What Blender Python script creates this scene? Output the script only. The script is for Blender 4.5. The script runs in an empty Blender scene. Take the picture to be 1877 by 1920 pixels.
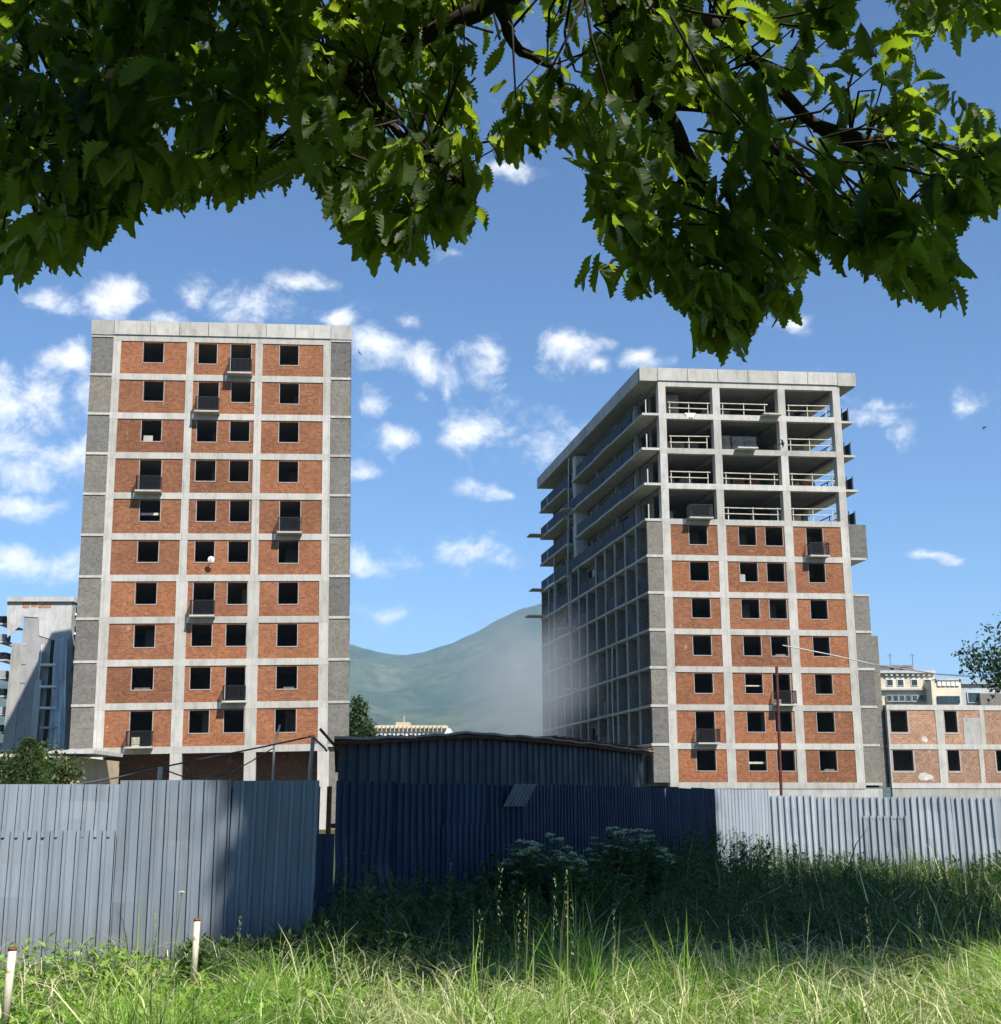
import bpy, math, random
import numpy as np
from mathutils import Vector, Matrix

random.seed(7)
rng = np.random.default_rng(11)
SC = bpy.context.scene
COL = SC.collection
R = math.radians

# ------------------------------------------------------------------ camera
F = 2300.0                      # focal length in photograph pixels (1877 wide)
PITCH = math.atan(545 / F)
EYE = 1.8
cam = bpy.data.cameras.new('camera')
cam.sensor_fit = 'HORIZONTAL'
cam.sensor_width = 36.0
cam.lens = 36.0 * F / 1877.0
cam.clip_start = 0.05
cam.clip_end = 30000
cam_ob = bpy.data.objects.new('camera', cam)
cam_ob.location = (0, 0, EYE)
cam_ob.rotation_euler = (math.pi / 2 + PITCH, 0, 0)
COL.objects.link(cam_ob)
SC.camera = cam_ob

def ray(x, y):
    a = (x - 938.5) / F
    b = (960 - y) / F
    return Vector((a, math.cos(PITCH) - b * math.sin(PITCH), math.sin(PITCH) + b * math.cos(PITCH)))

def atY(x, y, Y):               # point seen at a pixel, at a known distance Y in front
    r = ray(x, y)
    return Vector((0, 0, EYE)) + r * (Y / r.y)

def gx(x, Y):                   # X of pixel column x at eye level, distance Y
    return (x - 938.5) / F * math.cos(PITCH) * Y

# ------------------------------------------------------------------ sun, sky
SUN_EL, SUN_AZ = R(48), R(146)  # azimuth clockwise from +Y: behind the camera, to the right
TO_SUN = Vector((math.sin(SUN_AZ) * math.cos(SUN_EL), math.cos(SUN_AZ) * math.cos(SUN_EL), math.sin(SUN_EL)))
sl = bpy.data.lights.new('sun', 'SUN')
sl.energy = 5.0
sl.angle = R(0.53)
sl.color = (1.0, 0.955, 0.88)
so = bpy.data.objects.new('sun', sl)
so.rotation_euler = TO_SUN.to_track_quat('Z', 'Y').to_euler()
so.location = (0, 0, 60)
COL.objects.link(so)
SKY_STRENGTH = 0.10
SC.view_settings.view_transform = 'Standard'
SC.view_settings.look = 'None'
SC.view_settings.gamma = 1.0
SC.view_settings.use_curve_mapping = False
SC.view_settings.exposure = 0.78
SC.cycles.max_bounces = 6
SC.cycles.diffuse_bounces = 3
SC.cycles.transmission_bounces = 4
SC.cycles.volume_bounces = 0
SC.cycles.caustics_reflective = False
SC.cycles.caustics_refractive = False
SC.cycles.use_denoising = True
SC.cycles.use_adaptive_sampling = True
SC.cycles.adaptive_threshold = 0.02

def N(nt, kind, **kw):
    n = nt.nodes.new(kind)
    for k, v in kw.items():
        if k.startswith('i_'):
            key = k[2:]
            key = int(key) if key.isdigit() else key.replace('_', ' ')
            n.inputs[key].default_value = v
        else:
            setattr(n, k, v)
    return n

def math_node(nt, op, a, b=None, c=None, clamp=False):
    n = nt.nodes.new('ShaderNodeMath'); n.operation = op; n.use_clamp = clamp
    for i, v in enumerate((a, b, c)):
        if v is None: continue
        if isinstance(v, (int, float)): n.inputs[i].default_value = v
        else: nt.links.new(v, n.inputs[i])
    return n.outputs[0]

def build_world():
    w = bpy.data.worlds.new('World'); SC.world = w; w.use_nodes = True
    nt = w.node_tree; nt.nodes.clear(); L = nt.links.new
    out = N(nt, 'ShaderNodeOutputWorld'); bg = N(nt, 'ShaderNodeBackground'); L(bg.outputs[0], out.inputs[0])
    bg.inputs[1].default_value = SKY_STRENGTH
    sky = N(nt, 'ShaderNodeTexSky', sky_type='NISHITA', sun_disc=False, sun_elevation=SUN_EL, sun_rotation=SUN_AZ,
            air_density=1.0, dust_density=0.0, ozone_density=6.0, altitude=1500.0)
    tc = N(nt, 'ShaderNodeTexCoord')
    sep = N(nt, 'ShaderNodeSeparateXYZ'); L(tc.outputs['Generated'], sep.inputs[0])
    # cloud plane coordinates: x/y, z/y towards the hills; fbm in direction space
    ys = math_node(nt, 'MAXIMUM', sep.outputs[1], 0.02)
    pu = math_node(nt, 'DIVIDE', sep.outputs[0], ys)
    pv = math_node(nt, 'DIVIDE', sep.outputs[2], ys)
    uv = N(nt, 'ShaderNodeCombineXYZ'); L(pu, uv.inputs[0]); L(pv, uv.inputs[1])
    warp = N(nt, 'ShaderNodeTexNoise', i_Scale=9.0, i_Detail=3.0, i_Roughness=0.6); L(tc.outputs['Generated'], warp.inputs['Vector'])
    wv = N(nt, 'ShaderNodeVectorMath', operation='MULTIPLY_ADD'); L(warp.outputs['Color'], wv.inputs[0])
    wv.inputs[1].default_value = (0.06, 0.06, 0); wv.inputs[2].default_value = (-0.03, -0.03, 0)
    uvw = N(nt, 'ShaderNodeVectorMath', operation='ADD'); L(uv.outputs[0], uvw.inputs[0]); L(wv.outputs[0], uvw.inputs[1])
    puffs = [(30, 760, 150, 85), (80, 870, 150, 65), (60, 960, 90, 25), (680, 760, 40, 30), (690, 905, 35, 25), (1080, 880, 50, 30), (640, 600, 60, 20), (760, 600, 40, 20), (850, 480, 50, 20), (1760, 1040, 60, 15), (1660, 760, 55, 25), (110, 1060, 80, 25), (215, 545, 62, 55), (350, 545, 50, 45), (470, 580, 105, 55),
             (560, 520, 55, 32), (300, 590, 50, 30), (705, 640, 62, 62), (790, 685, 42, 58), (838, 725, 30, 52),
             (745, 845, 40, 40), (890, 820, 100, 52), (1000, 815, 85, 62), (915, 660, 45, 52), (1058, 655, 68, 48),
             (1125, 690, 34, 22), (1215, 680, 48, 20), (930, 930, 85, 20), (895, 1025, 75, 32), (945, 1055, 55, 32),
             (700, 1055, 95, 32), (730, 1155, 70, 26), (1670, 790, 75, 38), (1795, 765, 45, 28), (30, 1060, 100, 30),
             (960, 325, 45, 22), (120, 665, 55, 30), (105, 550, 45, 26), (780, 755, 35, 25), (1490, 605, 55, 20)]
    cur = None
    for (px, py, rx, ry) in puffs:
        c = ray(px, py); cu, cv = c.x / c.y, c.z / c.y
        k = 1.0 / F
        e_ = 1.5 if px < 200 else 1.25; sx, sy = 1 / (rx * k * e_), 1 / (ry * k * e_)
        m = N(nt, 'ShaderNodeVectorMath', operation='MULTIPLY_ADD'); L(uvw.outputs[0], m.inputs[0])
        m.inputs[1].default_value = (sx, sy, 0); m.inputs[2].default_value = (-cu * sx, -cv * sy, 0)
        ln = N(nt, 'ShaderNodeVectorMath', operation='LENGTH'); L(m.outputs[0], ln.inputs[0])
        cur = ln.outputs['Value'] if cur is None else math_node(nt, 'MINIMUM', cur, ln.outputs['Value'])
    fb = N(nt, 'ShaderNodeTexNoise', i_Scale=21.0, i_Detail=9.0, i_Roughness=0.64, i_Distortion=0.25)
    st = N(nt, 'ShaderNodeVectorMath', operation='MULTIPLY'); L(tc.outputs['Generated'], st.inputs[0]); st.inputs[1].default_value = (1, 1, 1.25)
    L(st.outputs[0], fb.inputs['Vector'])
    # field: 1 inside puffs falling to 0, roughened by the fbm
    fld = math_node(nt, 'SUBTRACT', 1.12, math_node(nt, 'MULTIPLY', cur, 0.72))
    fld = math_node(nt, 'MAXIMUM', fld, 0.0)
    # faint wisps everywhere, same sky all round
    wisp = N(nt, 'ShaderNodeTexNoise', i_Scale=5.0, i_Detail=5.0, i_Roughness=0.6); L(st.outputs[0], wisp.inputs['Vector'])
    wm = N(nt, 'ShaderNodeMapRange'); L(wisp.outputs[0], wm.inputs[0]); wm.inputs[1].default_value = 0.55; wm.inputs[2].default_value = 0.9; wm.inputs[4].default_value = 0.40
    fld = math_node(nt, 'MAXIMUM', fld, wm.outputs[0])
    dens = math_node(nt, 'ADD', math_node(nt, 'MULTIPLY', fld, 0.62), math_node(nt, 'MULTIPLY', math_node(nt, 'SUBTRACT', fb.outputs[0], 0.5), 1.9))
    mr = N(nt, 'ShaderNodeMapRange', interpolation_type='SMOOTHSTEP'); L(dens, mr.inputs[0]); mr.inputs[1].default_value = 0.26; mr.inputs[2].default_value = 0.95
    mr.inputs[4].default_value = 0.97
    cm = N(nt, 'ShaderNodeMix', data_type='RGBA'); L(mr.outputs[0], cm.inputs[0])
    hs = N(nt, 'ShaderNodeHueSaturation', i_Saturation=1.08); L(sky.outputs[0], hs.inputs['Color'])
    L(hs.outputs[0], cm.inputs[6]); cm.inputs[7].default_value = (0.86 / SKY_STRENGTH, 0.85 / SKY_STRENGTH, 0.83 / SKY_STRENGTH, 1)
    L(cm.outputs[2], bg.inputs[0])
build_world()

# ------------------------------------------------------------------ materials
def mat_base(name, rough=0.85, spec=0.3):
    m = bpy.data.materials.new(name); m.use_nodes = True
    nt = m.node_tree; b = nt.nodes['Principled BSDF']
    b.inputs['Roughness'].default_value = rough
    b.inputs['Specular IOR Level'].default_value = spec
    return m, nt, b

def ramp(nt, fac, stops):
    r = nt.nodes.new('ShaderNodeValToRGB')
    e = r.color_ramp.elements
    e[0].position, e[0].color = stops[0][0], (*stops[0][1], 1)
    e[1].position, e[1].color = stops[-1][0], (*stops[-1][1], 1)
    for p, c in stops[1:-1]:
        k = e.new(p); k.color = (*c, 1)
    nt.links.new(fac, r.inputs[0]); return r.outputs[0]

def mixc(nt, fac, a, b, mode='MIX'):
    n = nt.nodes.new('ShaderNodeMix'); n.data_type = 'RGBA'; n.blend_type = mode
    for s, v in ((0, fac), (6, a), (7, b)):
        if isinstance(v, (int, float)): n.inputs[s].default_value = v
        elif isinstance(v, tuple): n.inputs[s].default_value = (*v, 1)
        else: nt.links.new(v, n.inputs[s])
    return n.outputs[2]

def noise(nt, vec, scale, detail=4, rough=0.55):
    n = N(nt, 'ShaderNodeTexNoise', i_Scale=scale, i_Detail=float(detail), i_Roughness=rough)
    nt.links.new(vec, n.inputs['Vector']); return n.outputs[0]

def bump(nt, h, b, strength, dist):
    n = N(nt, 'ShaderNodeBump', i_Strength=strength, i_Distance=dist)
    nt.links.new(h, n.inputs['Height']); nt.links.new(n.outputs[0], b.inputs['Normal'])

def stretch(nt, vec, s):
    n = N(nt, 'ShaderNodeVectorMath', operation='MULTIPLY'); nt.links.new(vec, n.inputs[0]); n.inputs[1].default_value = s
    return n.outputs[0]

def simple(name, c, rough=0.8, var=0.25, scale=3.0, spec=0.3, metal=0.0):
    m, nt, b = mat_base(name, rough, spec)
    tc = N(nt, 'ShaderNodeTexCoord').outputs['Object']
    f = noise(nt, tc, scale, 5, 0.6)
    lo = tuple(x * (1 - var) for x in c); hi = tuple(min(1, x * (1 + var)) for x in c)
    nt.links.new(ramp(nt, f, [(0.3, lo), (0.7, hi)]), b.inputs['Base Color'])
    b.inputs['Metallic'].default_value = metal
    return m

def concrete(name, c):
    m, nt, b = mat_base(name, 0.9, 0.2)
    tc = N(nt, 'ShaderNodeTexCoord').outputs['Object']
    f1 = noise(nt, tc, 0.55, 6, 0.62)
    f2 = noise(nt, stretch(nt, tc, (1.6, 1.6, 0.45)), 1.3, 7, 0.7)     # rain streaks
    f3 = noise(nt, tc, 9.0, 4, 0.6)
    col = ramp(nt, f1, [(0.25, tuple(x * 0.80 for x in c)), (0.5, c), (0.78, tuple(min(1, x * 1.14) for x in c))])
    stain = ramp(nt, f2, [(0.30, (0.62, 0.61, 0.58)), (0.52, (1, 1, 1))])
    col = mixc(nt, 0.75, col, stain, 'MULTIPLY')
    spot = ramp(nt, f3, [(0.25, (0.72, 0.72, 0.70)), (0.45, (1, 1, 1))])
    col = mixc(nt, 0.6, col, spot, 'MULTIPLY')
    s = N(nt, 'ShaderNodeSeparateXYZ'); nt.links.new(tc, s.inputs[0])
    jx = math_node(nt, 'FRACT', math_node(nt, 'ADD', math_node(nt, 'MULTIPLY', math_node(nt, 'ADD', s.outputs[0], s.outputs[1]), 0.77), math_node(nt, 'MULTIPLY', f1, 0.12)))
    jt = math_node(nt, 'LESS_THAN', jx, 0.028)
    col = mixc(nt, math_node(nt, 'MULTIPLY', jt, 0.45), col, tuple(x * 0.45 for x in c))
    rs = noise(nt, stretch(nt, tc, (3.0, 3.0, 0.6)), 0.9, 5, 0.7)
    rf = N(nt, 'ShaderNodeMapRange', i_1=0.64, i_2=0.78, i_4=0.5); nt.links.new(rs, rf.inputs[0])
    col = mixc(nt, rf.outputs[0], col, (0.30, 0.22, 0.15))
    oi = N(nt, 'ShaderNodeObjectInfo')
    col = mixc(nt, 1.0, col, ramp(nt, oi.outputs['Random'], [(0.0, (0.84, 0.83, 0.80)), (1.0, (1.06, 1.05, 1.04))]), 'MULTIPLY')
    nt.links.new(col, b.inputs['Base Color'])
    bump(nt, f3, b, 0.25, 0.02)
    return m

def masonry(name, c1, c2, mortar, bw, bh, axis='x', gap=0.012, smear=(0.50, 0.38, 0.29), smear_amt=0.55):
    m, nt, b = mat_base(name, 0.92, 0.15)
    tc = N(nt, 'ShaderNodeTexCoord').outputs['Object']
    s = N(nt, 'ShaderNodeSeparateXYZ'); nt.links.new(tc, s.inputs[0])
    jig = noise(nt, tc, 1.3, 2, 0.5)
    cmb = N(nt, 'ShaderNodeCombineXYZ')
    nt.links.new(math_node(nt, 'ADD', s.outputs[0 if axis == 'x' else 1], math_node(nt, 'MULTIPLY', jig, 0.05)), cmb.inputs[0])
    nt.links.new(math_node(nt, 'ADD', s.outputs[2], math_node(nt, 'MULTIPLY', jig, 0.06)), cmb.inputs[1])
    br = N(nt, 'ShaderNodeTexBrick', i_Scale=1.0, i_Mortar_Size=gap, i_Mortar_Smooth=0.4, i_Bias=0.0, i_Brick_Width=bw, i_Row_Height=bh)
    nt.links.new(cmb.outputs[0], br.inputs['Vector'])
    br.inputs['Color1'].default_value = (*c1, 1); br.inputs['Color2'].default_value = (*c2, 1); br.inputs['Mortar'].default_value = (*mortar, 1)
    # each block a slightly different burn: coarse blocky noise at block scale
    sn = N(nt, 'ShaderNodeVectorMath', operation='SNAP'); nt.links.new(cmb.outputs[0], sn.inputs[0]); sn.inputs[1].default_value = (bw * 0.5, bh, 1)
    wn = N(nt, 'ShaderNodeTexWhiteNoise'); nt.links.new(sn.outputs[0], wn.inputs['Vector'])
    tint = ramp(nt, wn.outputs['Value'], [(0.0, (0.80, 0.77, 0.75)), (0.5, (1, 1, 1)), (1.0, (1.15, 1.14, 1.10))])
    col = mixc(nt, 0.8, br.outputs['Color'], tint, 'MULTIPLY')
    big = noise(nt, tc, 0.5, 5, 0.6)
    col = mixc(nt, 0.7, col, ramp(nt, big, [(0.3, (0.80, 0.77, 0.75)), (0.7, (1.12, 1.1, 1.06))]), 'MULTIPLY')
    oi = N(nt, 'ShaderNodeObjectInfo')
    col = mixc(nt, 1.0, col, ramp(nt, oi.outputs['Random'], [(0.0, (0.78, 0.78, 0.80)), (0.5, (1, 1, 1)), (1.0, (1.16, 1.10, 1.02))]), 'MULTIPLY')
    sm = noise(nt, stretch(nt, tc, (1.0, 1.0, 0.7)), 2.6, 6, 0.7)
    smf = N(nt, 'ShaderNodeMapRange', i_1=0.60, i_2=0.74, i_4=smear_amt); nt.links.new(sm, smf.inputs[0])
    col = mixc(nt, smf.outputs[0], col, smear)
    nt.links.new(col, b.inputs['Base Color'])
    inv = math_node(nt, 'SUBTRACT', 1.0, br.outputs['Fac'])
    bump(nt, inv, b, 0.6, 0.012)
    return m

M = {}
M['concrete'] = concrete('pale concrete', (0.475, 0.458, 0.425))  # the frame concrete's own pale tone
M['concrete_grey'] = concrete('grey concrete', (0.40, 0.39, 0.37))
M['concrete_raw_dim'] = concrete('raw slab concrete', (0.24, 0.232, 0.215))  # slab concrete darkened to stand for unlit interiors
M['block_raw_dim'] = simple('unplastered inner wall', (0.075, 0.072, 0.066), 0.95, 0.25, 1.5)  # colour lowered to put the rooms' darkness into the wall
M['brick'] = masonry('clay block', (0.300, 0.128, 0.062), (0.215, 0.080, 0.038), (0.27, 0.165, 0.115), 0.30, 0.135)
M['brick_side'] = masonry('clay block side', (0.300, 0.128, 0.062), (0.215, 0.080, 0.038), (0.27, 0.165, 0.115), 0.30, 0.135, axis='y')
M['brick_wing'] = masonry('weathered clay block', (0.40, 0.235, 0.15), (0.34, 0.185, 0.115), (0.50, 0.43, 0.36), 0.39, 0.18, smear=(0.7, 0.66, 0.6), smear_amt=0.8)
M['block'] = masonry('grey block', (0.190, 0.183, 0.168), (0.155, 0.150, 0.138), (0.21, 0.205, 0.19), 0.30, 0.15, smear=(0.3, 0.29, 0.27))
M['block_side'] = masonry('grey block side', (0.190, 0.183, 0.168), (0.155, 0.150, 0.138), (0.21, 0.205, 0.19), 0.30, 0.15, axis='y', smear=(0.3, 0.29, 0.27))
M['cement'] = simple('cement render', (0.36, 0.31, 0.28), 0.9, 0.2, 4)
M['rail'] = simple('black railing', (0.018, 0.019, 0.021), 0.5, 0.3, 5)
M['timber'] = simple('pale timber', (0.50, 0.46, 0.35), 0.8, 0.25, 2.5)
M['navy_glass'] = simple('dark balcony glass', (0.012, 0.016, 0.026), 0.5, 0.3, 0.4, 0.12)
M['white'] = simple('white paint', (0.78, 0.77, 0.74), 0.6, 0.08, 4)
M['rust'] = simple('rusty steel', (0.16, 0.065, 0.035), 0.85, 0.4, 14)
M['dark_red'] = simple('dark red paint', (0.10, 0.022, 0.018), 0.6, 0.4, 8)
M['wire'] = simple('grey cable', (0.10, 0.10, 0.10), 0.7, 0.2, 3)
M['wire_white'] = simple('white cable', (0.6, 0.58, 0.55), 0.7, 0.2, 3)
M['dark'] = simple('near-black opening shade', (0.02, 0.02, 0.022), 0.9, 0.2, 2)  # near-black; gives flat slot and door panels their inner shade
M['plaster'] = simple('patchy white plaster', (0.50, 0.46, 0.41), 0.9, 0.35, 2.2)
M['cream'] = simple('cream render', (0.60, 0.53, 0.40), 0.9, 0.2, 0.25)
M['beige'] = simple('beige render', (0.46, 0.37, 0.25), 0.9, 0.25, 0.4)
M['panel_grey'] = concrete('panel concrete', (0.50, 0.495, 0.49))
M['panel_dark'] = concrete('dull panel concrete', (0.36, 0.36, 0.365))
M['sheeting'] = simple('white sheeting', (0.62, 0.66, 0.70), 0.5, 0.2, 0.7)
M['haze_grey'] = simple('pale render', (0.40, 0.42, 0.44), 0.9, 0.15, 0.1)
M['hall_blue'] = simple('haze blue cladding', (0.17, 0.235, 0.27), 0.9, 0.1, 0.05)  # distance haze put into the hall's blue; unused
M['hall_dark'] = simple('haze blue rib', (0.10, 0.15, 0.18), 0.9, 0.1, 0.05)  # same haze tint, darker for the ribs; unused
M['pane'] = simple('window glass', (0.03, 0.045, 0.06), 0.12, 0.4, 0.6, 0.6)
M['roof_sheet'] = simple('weathered roof sheet', (0.22, 0.19, 0.16), 0.7, 0.4, 1.2)
M['stack'] = masonry('stacked block', (0.34, 0.33, 0.31), (0.26, 0.25, 0.24), (0.10, 0.10, 0.10), 0.40, 0.20)
M['stack_red'] = masonry('stacked clay block', (0.36, 0.14, 0.07), (0.28, 0.10, 0.05), (0.08, 0.05, 0.04), 0.39, 0.19)
M['bird'] = simple('dark feathers', (0.02, 0.022, 0.03), 0.6, 0.2, 6)

def sheet_metal(name, c, dirt, rough=0.55, metal=0.0, dirt_amt=0.6):
    m, nt, b = mat_base(name, rough, 0.22)
    tc = N(nt, 'ShaderNodeTexCoord').outputs['Object']
    oi = N(nt, 'ShaderNodeObjectInfo')
    tint = ramp(nt, oi.outputs['Random'], [(0.0, tuple(x * 0.82 for x in c)), (0.55, c), (1.0, tuple(x * 1.18 for x in c))])
    st = noise(nt, stretch(nt, tc, (7, 7, 0.35)), 1.6, 5, 0.62)
    sp = noise(nt, tc, 1.7, 6, 0.65)
    col = mixc(nt, 0.8, tint, ramp(nt, st, [(0.3, (0.70, 0.70, 0.70)), (0.6, (1.08, 1.07, 1.05))]), 'MULTIPLY')
    f = N(nt, 'ShaderNodeMapRange', i_1=0.56, i_2=0.78, i_4=dirt_amt); nt.links.new(sp, f.inputs[0])
    col = mixc(nt, f.outputs[0], col, dirt)
    rn = noise(nt, stretch(nt, tc, (6, 6, 1.3)), 2.3, 6, 0.7)
    rf = N(nt, 'ShaderNodeMapRange', i_1=0.66, i_2=0.76, i_4=0.75); nt.links.new(rn, rf.inputs[0])
    col = mixc(nt, rf.outputs[0], col, (0.17, 0.10, 0.065))
    sz = N(nt, 'ShaderNodeSeparateXYZ'); nt.links.new(tc, sz.inputs[0])
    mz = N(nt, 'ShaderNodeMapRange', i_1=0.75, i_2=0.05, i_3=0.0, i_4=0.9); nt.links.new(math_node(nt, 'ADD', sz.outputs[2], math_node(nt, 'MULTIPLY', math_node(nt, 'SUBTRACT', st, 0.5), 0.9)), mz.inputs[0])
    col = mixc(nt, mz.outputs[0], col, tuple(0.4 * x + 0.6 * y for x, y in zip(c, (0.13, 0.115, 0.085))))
    nt.links.new(col, b.inputs['Base Color'])
    b.inputs['Metallic'].default_value = metal
    r = N(nt, 'ShaderNodeMapRange', i_1=0.3, i_2=0.7, i_3=rough - 0.1, i_4=rough + 0.2); nt.links.new(sp, r.inputs[0]); nt.links.new(r.outputs[0], b.inputs['Roughness'])
    bump(nt, sp, b, 0.25, 0.02)
    return m
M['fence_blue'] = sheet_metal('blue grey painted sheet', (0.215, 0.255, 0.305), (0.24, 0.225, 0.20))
M['fence_navy_shade'] = sheet_metal('dark blue painted sheet', (0.024, 0.043, 0.085), (0.04, 0.046, 0.058))  # blue paint deepened: the shade on this run is in the colour
M['fence_pale'] = sheet_metal('pale galvanised sheet', (0.40, 0.43, 0.46), (0.31, 0.315, 0.315), 0.5, 0.05)
M['fence_mid'] = sheet_metal('light grey sheet', (0.27, 0.30, 0.335), (0.24, 0.24, 0.24), 0.5, 0.05)
M['shed'] = sheet_metal('slate blue sheet', (0.036, 0.046, 0.064), (0.045, 0.045, 0.045))

def plant_mat(name, transl, tcol, rough=0.55, attr='col', spec=0.35):
    m = bpy.data.materials.new(name); m.use_nodes = True
    nt = m.node_tree; b = nt.nodes['Principled BSDF']
    b.inputs['Roughness'].default_value = rough; b.inputs['Specular IOR Level'].default_value = spec
    a = N(nt, 'ShaderNodeAttribute', attribute_name=attr)
    out = nt.nodes['Material Output']
    nt.links.new(a.outputs['Color'], b.inputs['Base Color'])
    t = N(nt, 'ShaderNodeBsdfTranslucent')
    nt.links.new(mixc(nt, 1.0, a.outputs['Color'], tcol, 'MULTIPLY'), t.inputs[0])
    mx = N(nt, 'ShaderNodeMixShader'); mx.inputs[0].default_value = transl
    nt.links.new(b.outputs[0], mx.inputs[1]); nt.links.new(t.outputs[0], mx.inputs[2]); nt.links.new(mx.outputs[0], out.inputs[0])
    return m
M['grass'] = plant_mat('grass blades', 0.35, (1.5, 1.7, 0.8), 0.5)
M['weed'] = plant_mat('weed leaves', 0.3, (1.3, 1.7, 0.6), 0.55)
M['foliage'] = plant_mat('tree leaves', 0.3, (1.3, 1.7, 0.5), 0.55)

def oak_mat():
    m = bpy.data.materials.new('oak leaf'); m.use_nodes = True
    nt = m.node_tree; b = nt.nodes['Principled BSDF']
    b.inputs['Roughness'].default_value = 0.5; b.inputs['Specular IOR Level'].default_value = 0.3
    tc = N(nt, 'ShaderNodeTexCoord').outputs['Object']
    oi = N(nt, 'ShaderNodeObjectInfo')
    f = noise(nt, tc, 2.5, 3, 0.5)
    c = ramp(nt, f, [(0.3, (0.016, 0.032, 0.006)), (0.7, (0.030, 0.056, 0.010))])
    nt.links.new(c, b.inputs['Base Color'])
    t = N(nt, 'ShaderNodeBsdfTranslucent')
    tcx = ramp(nt, f, [(0.3, (0.36, 0.54, 0.02)), (0.7, (0.52, 0.68, 0.05))])
    nt.links.new(tcx, t.inputs[0])
    mx = N(nt, 'ShaderNodeMixShader'); mx.inputs[0].default_value = 0.40
    nt.links.new(b.outputs[0], mx.inputs[1]); nt.links.new(t.outputs[0], mx.inputs[2]); nt.links.new(mx.outputs[0], nt.nodes['Material Output'].inputs[0])
    return m
M['oak'] = oak_mat()
M['bark'] = simple('oak bark', (0.032, 0.027, 0.021), 0.95, 0.4, 12)

def ground_mat():
    m, nt, b = mat_base('ground soil and turf', 0.95, 0.1)
    tc = N(nt, 'ShaderNodeTexCoord').outputs['Object']
    f = noise(nt, tc, 0.9, 6, 0.65); g = noise(nt, tc, 0.02, 4, 0.5)
    c = ramp(nt, f, [(0.3, (0.030, 0.040, 0.014)), (0.6, (0.055, 0.065, 0.022)), (0.8, (0.09, 0.08, 0.045))])
    nt.links.new(mixc(nt, 0.5, c, ramp(nt, g, [(0.35, (0.05, 0.075, 0.025)), (0.65, (0.12, 0.11, 0.06))])), b.inputs['Base Color'])
    bump(nt, f, b, 0.5, 0.05)
    return m
M['ground'] = ground_mat()

def hill_mat():
    m, nt, b = mat_base('wooded hillside', 0.95, 0.1)
    tc = N(nt, 'ShaderNodeTexCoord').outputs['Object']
    f = noise(nt, tc, 0.004, 8, 0.62); g = noise(nt, tc, 0.022, 9, 0.72)
    c = ramp(nt, f, [(0.36, (0.022, 0.045, 0.016)), (0.50, (0.050, 0.072, 0.030)), (0.70, (0.11, 0.12, 0.058))])
    nt.links.new(mixc(nt, 0.85, c, ramp(nt, g, [(0.38, (0.30, 0.36, 0.26)), (0.62, (1.25, 1.2, 1.05))]), 'MULTIPLY'), b.inputs['Base Color'])
    return m
M['hill'] = hill_mat()

# ------------------------------------------------------------------ mesh helpers
class MB:
    def __init__(self, xf=None):
        self.v = []; self.f = []; self.xf = xf
    def add(self, vs, fs):
        o = len(self.v); self.v += [tuple(x) for x in vs]; self.f += [tuple(i + o for i in q) for q in fs]; return self
    def box(self, x0, x1, y0, y1, z0, z1):
        vs = [(x0, y0, z0), (x1, y0, z0), (x1, y1, z0), (x0, y1, z0), (x0, y0, z1), (x1, y0, z1), (x1, y1, z1), (x0, y1, z1)]
        return self.add(vs, [(0, 3, 2, 1), (4, 5, 6, 7), (0, 1, 5, 4), (1, 2, 6, 5), (2, 3, 7, 6), (3, 0, 4, 7)])
    def tube(self, pts, rad, seg=6):
        pts = [Vector(p) for p in pts]; n = len(pts)
        if not hasattr(rad, '__len__'): rad = [rad] * n
        vs, fs = [], []
        for i, p in enumerate(pts):
            t = (pts[min(i + 1, n - 1)] - pts[max(i - 1, 0)]).normalized()
            a = t.cross(Vector((0, 0, 1)) if abs(t.z) < 0.9 else Vector((1, 0, 0))).normalized(); b = t.cross(a)
            for k in range(seg):
                q = 2 * math.pi * k / seg
                vs.append(p + (a * math.cos(q) + b * math.sin(q)) * rad[i])
        for i in range(n - 1):
            for k in range(seg):
                k2 = (k + 1) % seg
                fs.append((i * seg + k, i * seg + k2, (i + 1) * seg + k2, (i + 1) * seg + k))
        fs.append(tuple(range(seg - 1, -1, -1))); fs.append(tuple((n - 1) * seg + k for k in range(seg)))
        return self.add(vs, fs)
    def build(self, name, mat, parent=None, smooth=False):
        me = bpy.data.meshes.new(name)
        vs = [self.xf(*p) for p in self.v] if self.xf else self.v
        me.from_pydata(vs, [], self.f); me.materials.append(M[mat] if isinstance(mat, str) else mat)
        if smooth:
            me.polygons.foreach_set('use_smooth', [True] * len(me.polygons))
        o = bpy.data.objects.new(name, me); COL.objects.link(o)
        if parent is not None: o.parent = parent
        return o

def tag(o, label=None, cat=None, group=None, kind=None):
    if label: o['label'] = label
    if cat: o['category'] = cat
    if group: o['group'] = group
    if kind: o['kind'] = kind
    return o

def thing(name, label, cat, loc=(0, 0, 0), rot=(0, 0, 0), group=None):
    o = bpy.data.objects.new(name, None); o.empty_display_size = 0.3
    o.location = loc; o.rotation_euler = rot; COL.objects.link(o)
    return tag(o, label, cat, group)

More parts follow.
